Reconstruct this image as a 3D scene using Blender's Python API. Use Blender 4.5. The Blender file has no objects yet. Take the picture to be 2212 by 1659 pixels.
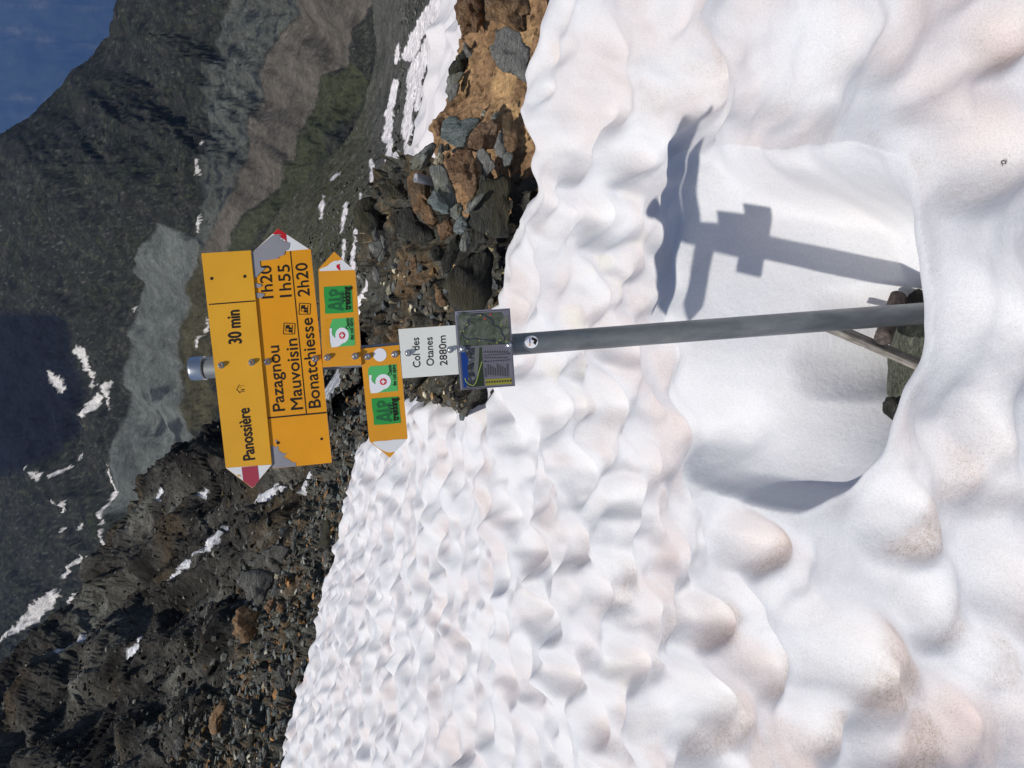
import bpy, bmesh, math, random
import numpy as np
from mathutils import Matrix, Vector

# ------------------------------------------------------------------ camera, world, sun, exposure
scene = bpy.context.scene
col = scene.collection
TH = math.radians(18.0)                       # the camera looks 18 degrees down; the phone lay on its side (up is image left)
CAM = np.array([0.0, 0.0, 1.85])
RT = np.array([1.0, 0.0, 0.0])
FW = np.array([0.0, math.cos(TH), -math.sin(TH)])
DN = np.array([0.0, -math.sin(TH), -math.cos(TH)])
F = 1850.0                                    # focal length in units of a 2212 wide picture

cd = bpy.data.cameras.new('camera')
cam = bpy.data.objects.new('camera', cd)
col.objects.link(cam)
cd.sensor_fit = 'HORIZONTAL'
cd.sensor_width = 36.0
cd.lens = 36.0 * F / 2212.0
cd.clip_start = 0.05
cd.clip_end = 60000.0
m = Matrix.Identity(4)
for i in range(3):
    m[i][0] = DN[i]; m[i][1] = RT[i]; m[i][2] = -FW[i]; m[i][3] = CAM[i]
cam.matrix_world = m
scene.camera = cam

SUN_C = np.array([0.732, 1.66, 1.0])          # light travel: right, down, forward in camera axes
L = SUN_C[0] * RT + SUN_C[1] * DN + SUN_C[2] * FW
L = L / np.linalg.norm(L)
sd = bpy.data.lights.new('sun', 'SUN')
sd.energy = 3.1
sd.angle = math.radians(0.6)
sd.color = (1.0, 0.965, 0.91)
sun = bpy.data.objects.new('sun', sd)
col.objects.link(sun)
sun.rotation_euler = Vector(L).to_track_quat('-Z', 'Y').to_euler()
elev = math.asin(-L[2])
world = bpy.data.worlds.new('World')
scene.world = world
world.use_nodes = True
wn = world.node_tree.nodes; wl = world.node_tree.links
wn.clear()
wo = wn.new('ShaderNodeOutputWorld'); wb = wn.new('ShaderNodeBackground'); ws = wn.new('ShaderNodeTexSky')
ws.sky_type = 'NISHITA'; ws.sun_disc = False
ws.sun_elevation = elev
ws.sun_rotation = math.atan2(-L[0], -L[1])
ws.altitude = 1200.0; ws.dust_density = 3.0; ws.ozone_density = .6
wb.inputs['Strength'].default_value = 0.07
wl.new(ws.outputs[0], wb.inputs[0]); wl.new(wb.outputs[0], wo.inputs[0])
vs = scene.view_settings
vs.view_transform = 'Standard'; vs.look = 'None'; vs.gamma = 1.0; vs.use_curve_mapping = False
vs.exposure = 0.1
scene.cycles.use_denoising = True
scene.cycles.max_bounces = 8
scene.cycles.diffuse_bounces = 4
scene.cycles.volume_bounces = 0

HAZE = 4e-5
rng = np.random.default_rng(7)
random.seed(7)

# ------------------------------------------------------------------ helpers
def P(X, Y, d):
    X = np.asarray(X, float); Y = np.asarray(Y, float); d = np.asarray(d, float)
    b = (X - 1106.0) / F; a = (829.5 - Y) / F
    return CAM + d[..., None] * (FW + b[..., None] * DN + a[..., None] * RT)

def lin(c):
    c = np.asarray(c, float) / 255.0
    return np.where(c <= 0.04045, c / 12.92, ((c + 0.055) / 1.055) ** 2.4)

def ss(a, b, x):
    t = np.clip((x - a) / (b - a), 0, 1)
    return t * t * (3 - 2 * t)

PERM = np.random.default_rng(3).permutation(256)
PERM = np.concatenate([PERM, PERM, PERM])
GR = np.random.default_rng(4).normal(size=(256, 3)); GR /= np.linalg.norm(GR, axis=1)[:, None]

def perlin(p):
    p = np.asarray(p, float)
    i = np.floor(p).astype(int); f = p - i
    u = f * f * f * (f * (f * 6 - 15) + 10)
    i &= 255
    out = 0
    for dx in (0, 1):
        wx = u[:, 0] if dx else 1 - u[:, 0]
        for dy in (0, 1):
            wy = u[:, 1] if dy else 1 - u[:, 1]
            for dz in (0, 1):
                wz = u[:, 2] if dz else 1 - u[:, 2]
                h = PERM[PERM[PERM[(i[:, 0] + dx) & 255] + ((i[:, 1] + dy) & 255)] + ((i[:, 2] + dz) & 255)]
                g = GR[h]
                out = out + wx * wy * wz * (g[:, 0] * (f[:, 0] - dx) + g[:, 1] * (f[:, 1] - dy) + g[:, 2] * (f[:, 2] - dz))
    return out * 1.5

def fbm(p, octs=4, gain=0.5, ridged=False):
    p = np.asarray(p, float); a = 1.0; s = 0; n = 0
    for o in range(octs):
        v = perlin(p + 17.3 * o)
        if ridged: v = 1 - 2 * np.abs(v)
        s = s + a * v; n += a
        p = p * 2.03; a *= gain
    return s / n

def hsh(ix, iy, iz, k):
    n = (ix.astype(np.int64) * 73856093) ^ (iy.astype(np.int64) * 19349663) ^ (iz.astype(np.int64) * 83492791) ^ (k * 2654435761)
    n = (n ^ (n >> 13)) * 1274126177
    n = n & 0x7fffffff
    n = (n ^ (n >> 15)) * 2246822519 & 0x7fffffff
    return (n % 100003) / 100003.0

def facets(p, tilt=0.9):
    """angular blocks: each cell of a Voronoi pattern carries its own tilted plane; returns height, F1 and F2"""
    p = np.asarray(p, float)
    i = np.floor(p).astype(int)
    b1 = np.full(len(p), 9.0); b2 = np.full(len(p), 9.0); hh = np.zeros(len(p))
    for dx in (-1, 0, 1):
        for dy in (-1, 0, 1):
            for dz in (-1, 0, 1):
                cx, cy, cz = i[:, 0] + dx, i[:, 1] + dy, i[:, 2] + dz
                c = np.stack([cx + hsh(cx, cy, cz, 1), cy + hsh(cx, cy, cz, 2), cz + hsh(cx, cy, cz, 3)], 1)
                v = p - c
                d = (v * v).sum(1)
                h = hsh(cx, cy, cz, 4) + tilt * (v[:, 0] * (hsh(cx, cy, cz, 5) - .5) + v[:, 1] * (hsh(cx, cy, cz, 6) - .5) + v[:, 2] * (hsh(cx, cy, cz, 7) - .5)) * 2
                n = d < b1
                b2 = np.where(n, b1, np.minimum(b2, d))
                hh = np.where(n, h, hh); b1 = np.where(n, d, b1)
    return hh, np.sqrt(b1), np.sqrt(b2)

def tps(pts, val, smooth=1e-4):
    pts = np.asarray(pts, float); val = np.asarray(val, float); n = len(pts)
    def K(a, b):
        r2 = ((a[:, None, :] - b[None]) ** 2).sum(-1)
        return 0.5 * r2 * np.log(r2 + 1e-9)
    A = np.zeros((n + 3, n + 3)); A[:n, :n] = K(pts, pts) + smooth * np.eye(n)
    A[:n, n] = 1; A[:n, n + 1:] = pts; A[n, :n] = 1; A[n + 1:, :n] = pts.T
    w = np.linalg.solve(A, np.concatenate([val, [0, 0, 0]]))
    def f(q):
        q = np.asarray(q, float); out = np.zeros(len(q))
        for s in range(0, len(q), 20000):
            e = q[s:s + 20000]
            out[s:s + 20000] = K(e, pts) @ w[:n] + w[n] + e @ w[n + 1:]
        return out
    return f

def new_obj(name, mesh, mat=None, parent=None, **props):
    o = bpy.data.objects.new(name, mesh)
    col.objects.link(o)
    if mat is not None: mesh.materials.append(mat)
    if parent is not None: o.parent = parent
    for k, v in props.items(): o[k] = v
    return o

def fast_mesh(name, verts, faces, smooth=True, colors=None, attrs=None):
    """faces: (n,k) array of equal-sided faces"""
    verts = np.asarray(verts, np.float32); faces = np.asarray(faces, np.int32)
    me = bpy.data.meshes.new(name)
    k = faces.shape[1]
    me.vertices.add(len(verts)); me.vertices.foreach_set('co', verts.ravel())
    me.loops.add(faces.size); me.loops.foreach_set('vertex_index', faces.ravel())
    me.polygons.add(len(faces))
    me.polygons.foreach_set('loop_start', np.arange(0, faces.size, k, dtype=np.int32))
    me.polygons.foreach_set('loop_total', np.full(len(faces), k, np.int32))
    me.update(calc_edges=True)
    me.polygons.foreach_set('use_smooth', np.full(len(faces), smooth, bool))
    if colors is not None:
        a = me.color_attributes.new('Col', 'FLOAT_COLOR', 'POINT')
        c = np.ones((len(verts), 4), np.float32); c[:, :3] = colors
        a.data.foreach_set('color', c.ravel())
    for nm, v in (attrs or {}).items():
        a = me.attributes.new(nm, 'FLOAT', 'POINT')
        a.data.foreach_set('value', np.asarray(v, np.float32))
    return me

def grid_faces(nr, nc):
    i = np.arange(nr * nc).reshape(nr, nc)
    return np.stack([i[:-1, :-1], i[:-1, 1:], i[1:, 1:], i[1:, :-1]], -1).reshape(-1, 4)

def py_mesh(name, verts, faces):
    me = bpy.data.meshes.new(name)
    me.from_pydata([tuple(v) for v in verts], [], [tuple(f) for f in faces])
    me.update()
    return me

def inpoly(px, py, poly):
    poly = np.asarray(poly, float); c = np.zeros(px.shape, bool)
    n = len(poly)
    for i in range(n):
        x1, y1 = poly[i]; x2, y2 = poly[(i + 1) % n]
        if y1 == y2: continue
        k = ((py < y1) != (py < y2)) & (px < (x2 - x1) * (py - y1) / (y2 - y1) + x1)
        c ^= k
    return c

def polydist(px, py, poly, closed=True):
    poly = np.asarray(poly, float); n = len(poly); best = np.full(px.shape, 1e9)
    for i in range(n if closed else n - 1):
        a = poly[i]; b = poly[(i + 1) % n]; ab = b - a
        t = np.clip(((px - a[0]) * ab[0] + (py - a[1]) * ab[1]) / (ab @ ab + 1e-9), 0, 1)
        best = np.minimum(best, np.hypot(px - a[0] - t * ab[0], py - a[1] - t * ab[1]))
    return best

def region(X, Y, poly, soft, jit):
    """soft membership of a patch outline, its edge frayed by the noise field jit"""
    d = polydist(X, Y, poly); s = np.where(inpoly(X, Y, poly), d, -d) + jit
    return ss(-soft, soft, s)

# ------------------------------------------------------------------ materials
def mat(name, base=(.5, .5, .5), rough=.6, metal=0.0, spec=.3):
    mt = bpy.data.materials.new(name); mt.use_nodes = True
    b = mt.node_tree.nodes['Principled BSDF']
    b.inputs['Base Color'].default_value = (*base, 1); b.inputs['Roughness'].default_value = rough
    b.inputs['Metallic'].default_value = metal; b.inputs['Specular IOR Level'].default_value = spec
    return mt

class NT:
    def __init__(s, mt): s.nt = mt.node_tree; s.b = s.nt.nodes['Principled BSDF']
    def n(s, t, **kw):
        x = s.nt.nodes.new(t)
        for k, v in kw.items(): setattr(x, k, v)
        return x
    def l(s, a, b): s.nt.links.new(a, b)
    def coord(s, scale=(1, 1, 1), rot=(0, 0, 0)):
        g = s.n('ShaderNodeNewGeometry'); mp = s.n('ShaderNodeMapping')
        mp.inputs['Scale'].default_value = scale; mp.inputs['Rotation'].default_value = rot
        s.l(g.outputs['Position'], mp.inputs['Vector']); return mp.outputs[0]
    def ocoord(s, scale=(1, 1, 1), rot=(0, 0, 0)):
        g = s.n('ShaderNodeTexCoord'); mp = s.n('ShaderNodeMapping')
        mp.inputs['Scale'].default_value = scale; mp.inputs['Rotation'].default_value = rot
        s.l(g.outputs['Object'], mp.inputs['Vector']); return mp.outputs[0]
    def noise(s, vec, scale, detail=6, rough=.6, dist=0.0):
        x = s.n('ShaderNodeTexNoise'); x.inputs['Scale'].default_value = scale; x.inputs['Detail'].default_value = detail
        x.inputs['Roughness'].default_value = rough; x.inputs['Distortion'].default_value = dist
        s.l(vec, x.inputs['Vector']); return x.outputs['Fac']
    def voro(s, vec, scale, feature='F1'):
        x = s.n('ShaderNodeTexVoronoi', feature=feature); x.inputs['Scale'].default_value = scale
        s.l(vec, x.inputs['Vector']); return x
    def ramp(s, fac, stops):
        x = s.n('ShaderNodeValToRGB'); el = x.color_ramp.elements
        while len(el) < len(stops): el.new(.5)
        for e, (p, c) in zip(el, stops):
            e.position = p; e.color = (*c, 1) if len(c) == 3 else c
        s.l(fac, x.inputs[0]); return x.outputs[0]
    def mix(s, a, b, fac, mode='MIX'):
        x = s.n('ShaderNodeMix', data_type='RGBA', blend_type=mode)
        for i, v in ((0, fac), (6, a), (7, b)):
            if isinstance(v, (int, float)): x.inputs[i].default_value = v
            elif isinstance(v, tuple): x.inputs[i].default_value = (*v, 1)
            else: s.l(v, x.inputs[i])
        return x.outputs[2]
    def math(s, op, a, b=0.0):
        x = s.n('ShaderNodeMath', operation=op)
        for i, v in ((0, a), (1, b)):
            if isinstance(v, (int, float)): x.inputs[i].default_value = v
            else: s.l(v, x.inputs[i])
        return x.outputs[0]
    def attr(s, name):
        x = s.n('ShaderNodeAttribute', attribute_name=name); return x
    def bump(s, h, strength, dist):
        x = s.n('ShaderNodeBump'); x.inputs['Strength'].default_value = strength; x.inputs['Distance'].default_value = dist
        s.l(h, x.inputs['Height']); s.l(x.outputs[0], s.b.inputs['Normal'])

def snow_material(name, fine=1.0, sss=.25):
    mt = mat(name, rough=.62, spec=.25); t = NT(mt)
    c = t.coord()
    pink = t.attr('pink').outputs['Fac']; dirt = t.attr('dirt').outputs['Fac']; warm = t.attr('warm').outputs['Fac']
    base = t.mix((.745, .745, .755), (.67, .585, .565), pink)
    base = t.mix(base, (.545, .55, .585), t.math('MULTIPLY', t.attr('grey').outputs['Fac'], .75))  # less sunlit ridges toned down in the snow colour
    base = t.mix(base, (.735, .71, .63), warm)
    gr = t.noise(c, 210 * fine, 4, .75)
    base = t.mix(base, t.ramp(gr, [(.3, (.86, .86, .86)), (.5, (1, 1, 1)), (.7, (1.08, 1.08, 1.08))]), 1.0, 'MULTIPLY')
    sp = t.noise(c, 260 * fine, 3, .7)
    spk = t.ramp(sp, [(0.57, (0, 0, 0)), (0.68, (1, 1, 1))])
    cl = t.noise(c, 60 * fine, 5, .65)
    clr = t.ramp(cl, [(.42, (0, 0, 0)), (.72, (1, 1, 1))])
    a = t.math('MULTIPLY', dirt, t.math('ADD', t.math('MULTIPLY', clr, .75), .25))
    base = t.mix(base, (.36, .27, .20), t.math('MULTIPLY', a, .75))
    b = t.math('MULTIPLY', spk, t.math('ADD', t.math('MULTIPLY', dirt, 1.0), t.math('MULTIPLY', pink, .35)))
    base = t.mix(base, (.14, .10, .08), t.math('MINIMUM', b, .8))
    t.l(base, t.b.inputs['Base Color'])
    g = t.noise(c, 520 * fine, 3, .6)
    g2 = t.noise(c, 48 * fine, 4, .55)
    t.bump(t.math('ADD', t.math('MULTIPLY', g, .45), g2), .42, .007 / fine)
    if sss:
        t.b.inputs['Subsurface Weight'].default_value = sss
        t.b.inputs['Subsurface Radius'].default_value = (1.0, 1.1, 1.25)
        t.b.inputs['Subsurface Scale'].default_value = .018
    return mt

def rock_material(name, c1, c2, c3, scale=14.0, streak=(1, 1, 1), rot=(0, 0, 0), lich=None, bump=.6, use_col=False):
    """mottled stone; streak stretches the grain along one axis (foliation)"""
    mt = mat(name, rough=.85, spec=.2); t = NT(mt)
    c = t.coord(streak, rot)
    iso = t.coord()
    n1 = t.noise(c, scale, 8, .68, .6); n2 = t.noise(c, scale * 5, 6, .7, .2); n3 = t.noise(iso, scale * .35, 4, .6)
    base = t.ramp(n1, [(.30, c1), (.52, c2), (.72, c3)])
    k = t.ramp(n2, [(.30, (.35, .35, .35)), (.5, (.95, .95, .95)), (.75, (1.6, 1.6, 1.6))])
    base = t.mix(base, k, 1.0, 'MULTIPLY')
    if lich is not None:
        lm = t.ramp(n3, [(.50, (0, 0, 0)), (.60, (1, 1, 1))])
        base = t.mix(base, lich, t.math('MULTIPLY', lm, t.math('MULTIPLY', n2, 1.2)))
    if use_col:
        base = t.mix(base, t.attr('Col').outputs['Color'], 1.0, 'MULTIPLY')
    t.l(base, t.b.inputs['Base Color'])
    t.bump(t.math('ADD', n1, t.math('MULTIPLY', n2, .7)), bump + .3, .6 / scale)
    return mt

def terrain_material(name, scales, amt=.55, bump=.6, bdist=1.0, streak=(1, 1, 1), rot=(0, 0, 0)):
    """ground whose own colour comes from the Col attribute, broken up by noise of several sizes"""
    mt = mat(name, rough=.95, spec=.08); t = NT(mt)
    c = t.coord(streak, rot); base = t.attr('Col').outputs['Color']
    hs = None
    for s in scales:
        n = t.noise(c, s, 7, .72, .3)
        lo = 1 - amt; hi = 1 + amt * 1.1
        base = t.mix(base, t.ramp(n, [(.30, (lo, lo, lo)), (.5, (1, 1, 1)), (.72, (hi, hi, hi))]), 1.0, 'MULTIPLY')
        hs = n if hs is None else t.math('ADD', hs, n)
    t.l(base, t.b.inputs['Base Color'])
    if bump: t.bump(hs, bump, bdist)
    return mt

M = {}
M['snow'] = snow_material('snow')
M['schist'] = rock_material('grey_schist', (0.133, 0.146, 0.133), (0.308, 0.322, 0.296), (0.516, 0.516, 0.452), 16, (1, 1, 5), (.5, .3, 0), lich=(.26, .25, .17))
M['teal'] = rock_material('blue_grey_schist', (0.133, 0.161, 0.156), (0.274, 0.322, 0.312), (0.482, 0.516, 0.468), 14, (4, 1, 1), (0, .4, .2))
M['slate'] = rock_material('slate', (0.133, 0.134, 0.13), (0.267, 0.267, 0.25), (0.416, 0.403, 0.367), 18, (1, 1, 3), (.2, .8, 0))
M['dark'] = rock_material('dark_schist', (.03, .030, .028), (.078, .077, .068), (.14, .135, .112), 10, (1, 1, 4), (.9, .4, 0), lich=(.11, .10, .055))
M['ochre'] = rock_material('ochre_rock', (.13, .075, .038), (.32, .195, .105), (.46, .31, .19), 12, (1, 1.4, 1), lich=(.10, .085, .06))
M['rust'] = rock_material('rust_rock', (.12, .068, .038), (.27, .165, .095), (.39, .265, .18), 13)
M['pinkish'] = rock_material('pinkish_rock', (.15, .095, .06), (.30, .19, .12), (.40, .29, .21), 11)
M['boulder_grey'] = rock_material('grey_boulder', (.08, .079, .074), (.17, .167, .155), (.27, .262, .24), 5, (1, 1, 2), lich=(.13, .125, .10))
M['cream'] = rock_material('cream_rock', (.30, .26, .17), (.50, .45, .33), (.66, .62, .50), 16)
M['green_slab'] = rock_material('green_slab', (.12, .13, .10), (.22, .235, .185), (.38, .39, .30), 17, (1, 5, 1), (0, 0, .6))

# ------------------------------------------------------------------ the snowfield
SN = [(2212, 1659, 1.72), (2212, 830, 1.66), (2212, 0, 1.72), (2400, 830, 1.42), (2010, 660, 1.93), (2000, 1659, 1.98), (1960, 200, 2.0),
      (1600, 1659, 2.72), (1200, 1659, 4.2), (900, 1659, 6.5), (700, 1659, 10.0), (585, 1659, 14.0),
      (1700, 1180, 2.4), (1600, 1180, 2.58), (1200, 1180, 4.0), (1000, 1180, 5.5), (850, 1180, 8.0), (712, 1180, 13.5),
      (650, 1420, 13.8), (1400, 830, 3.15), (1200, 830, 4.0), (1000, 830, 5.4), (870, 830, 8.0), (765, 960, 12.5),
      (1040, 650, 4.7), (1050, 560, 4.5), (1085, 410, 4.2), (1105, 260, 4.12), (1140, 0, 3.95), (1250, 360, 3.55), (1368, 646, 3.06),
      (1440, 262, 3.17), (1400, 100, 3.2), (1600, 0, 2.65), (1900, 0, 2.13), (1700, 250, 2.48), (620, 1900, 14.5), (1200, 1900, 4.4), (1900, 1900, 2.15), (1200, -250, 3.6), (1900, -250, 2.1)]
sp = np.array([P(x, y, d) for x, y, d in SN])
MACRO = tps(sp[:, :2], sp[:, 2], 2e-3)

def hit(X, Y, extra=0.0, f=None):
    """first point where the view line through a picture point meets the smooth snow surface"""
    f = f or MACRO
    ds = np.concatenate([np.linspace(1.0, 8, 350), np.linspace(8.05, 24, 260)])
    q = P(np.full(ds.shape, X), np.full(ds.shape, Y), ds)
    h = q[:, 2] - f(q[:, :2]) - extra
    k = np.argmax(h < 0)
    if h[k] >= 0: k = len(ds) - 1
    return q[k], ds[k]

# outer edge of the snow (picture outline, then carried on behind the rocks)
EDGE = [(1150, -300), (1145, -80), (1140, 0), (1125, 99), (1110, 160), (1105, 260), (1085, 410), (1065, 480), (1050, 560), (1040, 650), (1015, 740),
        (968, 800), (955, 850), (930, 842), (890, 838), (850, 868), (790, 915), (760, 960), (735, 1070), (710, 1180), (680, 1280), (650, 1420), (620, 1530), (585, 1659), (560, 1850), (540, 2100)]
edge_xy = []
for x, y in EDGE:
    q, dd = hit(min(x + 3, 1150), y, 0.02)
    edge_xy.append(q[:2])
edge_xy = np.array(edge_xy)
snow_poly = np.vstack([edge_xy, [[-14, 3], [-6, -1], [4, -1], [6, 1.5]]])

POLE_D = 2.36
foot = P(2012, 675.5, POLE_D)
LIP = [(1398, 420), (1408, 560), (1425, 700), (1438, 800), (1450, 900), (1472, 962), (1503, 1012), (1548, 1048), (1580, 1055), (1605, 1050), (1645, 1070), (1692, 1083),
       (1742, 1072), (1800, 1048), (1850, 1000), (1900, 930), (1945, 875), (1990, 795), (2008, 720), (2010, 650), (1997, 560), (1982, 450), (1962, 340), (1880, 318), (1760, 322), (1640, 330), (1540, 322), (1480, 318), (1430, 345)]
lip = np.array([hit(x, y, 0.0)[0] for x, y in LIP])
BC = np.array([foot[0] - .02, foot[1] + .06])
lang = np.arctan2(lip[:, 1] - BC[1], lip[:, 0] - BC[0]); lrad = np.hypot(lip[:, 0] - BC[0], lip[:, 1] - BC[1])
o = np.argsort(lang); lang = lang[o]; lrad = lrad[o]
ZB = foot[2] - .03
_la = np.linspace(-np.pi, np.pi, 721)[:-1]
_lr = np.interp(_la, np.concatenate([lang - 2 * np.pi, lang, lang + 2 * np.pi]), np.concatenate([lrad, lrad, lrad]))
_kr = np.exp(-(np.arange(-40, 41) / 11.0) ** 2); _kr /= _kr.sum()
lrad = np.convolve(np.concatenate([_lr[-40:], _lr, _lr[:40]]), _kr, 'valid'); lang = _la

# rounded knobs seen in the foreground: X, Y, half length down the picture, half width, height factor, dirt
KN = [(1925, 1130, 75, 70, .8, .75), (1600, 1182, 62, 52, .85, .7), (1500, 1345, 55, 52, .85, .45), (1605, 1440, 55, 65, .8, .55), (1810, 1430, 115, 100, 1.0, .7),
      (2085, 325, 115, 100, .85, .2), (2175, 1265, 100, 95, .85, .35), (1310, 1075, 36, 34, .9, .1), (1360, 1000, 60, 60, .6, .05), (1290, 1262, 55, 50, .75, .35),
      (1395, 1330, 60, 60, .7, .3), (1440, 1190, 80, 60, .55, .0), (1290, 1560, 70, 60, .7, .25), (1460, 1540, 100, 85, .85, .45), (1900, 1610, 80, 75, .9, .75), (2090, 1420, 60, 65, .5, .3), (1990, 1330, 55, 60, .5, .3), (1720, 1580, 60, 55, .7, .4), (2120, 900, 55, 90, .4, .15),
      (2060, 1560, 70, 90, .4, .15), (1275, 478, 60, 48, .8, .0), (1312, 570, 40, 34, .8, .0), (1625, 205, 55, 60, .5, .15), (1500, 175, 70, 90, .5, .1),
      (1402, 480, 42, 50, .7, .0), (1345, 330, 50, 60, .65, .05), (1240, 650, 55, 42, .7, .0), (1290, 860, 55, 50, .65, .0), (1150, 1330, 50, 45, .8, .1),
      (1215, 1180, 45, 45, .8, .25), (1130, 1190, 42, 42, .8, .1), (1430, 60, 60, 80, .5, .1), (1720, 90, 90, 130, .35, .1), (2130, 60, 70, 80, .6, .5), (1890, 60, 80, 90, .4, .1),
      (1560, 1640, 80, 70, .6, .3), (1690, 1300, 50, 50, .4, .1), (1340, 1440, 50, 45, .75, .2), (1210, 1460, 42, 40, .8, .15), (2030, 1010, 60, 70, .35, .3), (1230, 1010, 45, 42, .75, .0),
      (1160, 880, 45, 42, .7, .0), (1180, 760, 40, 40, .6, .0), (1310, 730, 45, 45, .55, .0), (1240, 230, 45, 60, .7, .0), (1180, 330, 40, 50, .7, .0), (1300, 100, 50, 70, .6, .05), (2170, 700, 60, 120, .3, .1)]
knobs = []
for X, Y, rl, rw, af, dr in KN:
    q, d = hit(X, Y, 0.02)
    R = rw * d / F
    b = (X - 1106) / F; dep = TH + math.atan(b)
    Rl = min(rl * d / F / max(math.sin(dep), .3), R * 2.2)
    knobs.append((q[0], q[1], R * 1.1, Rl * .95, af * min(R * 1.05, .12), dr, math.atan2(q[0], q[1])))

def bumps2d(x, y, g, seed, wa=.39, wb=.36):
    p0 = np.floor(x / g).astype(int); p1 = np.floor(y / g).astype(int); out = np.zeros(len(x)); z = np.zeros(len(x), int) + seed
    for dx in (-1, 0, 1):
        for dy in (-1, 0, 1):
            cx, cy = p0 + dx, p1 + dy
            jx = (cx + .15 + .7 * hsh(cx, cy, z, 1)) * g; jy = (cy + .15 + .7 * hsh(cx, cy, z, 2)) * g
            th = (hsh(cx, cy, z, 3) - .5) * 1.6; s = .72 + .5 * hsh(cx, cy, z, 4); am = .45 + .55 * hsh(cx, cy, z, 5)
            u = x - jx; v = y - jy; c_, s_ = np.cos(th), np.sin(th)
            a = (u * c_ + v * s_) / (g * wb * s); b = (-u * s_ + v * c_) / (g * wa * s * 1.25)
            # the flank towards the viewer's side of the slope is steeper
            b = np.where(b < 0, b * 1.35, b)
            out = out + am * np.exp(-(a * a + b * b) ** 1.5)
    return out

def bowls2d(x, y, g, seed):
    p0 = np.floor(x / g).astype(int); p1 = np.floor(y / g).astype(int); z = np.zeros(len(x), int) + seed
    b1 = np.full(len(x), 9.0)
    for dx in (-1, 0, 1):
        for dy in (-1, 0, 1):
            cx, cy = p0 + dx, p1 + dy
            d = (x / g - cx - hsh(cx, cy, z, 11)) ** 2 + (y / g - cy - hsh(cx, cy, z, 12)) ** 2
            b1 = -np.log(np.exp(-9 * b1) + np.exp(-9 * d) + 1e-30) / 9
    return np.clip(b1, 0, 1.2)

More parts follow.
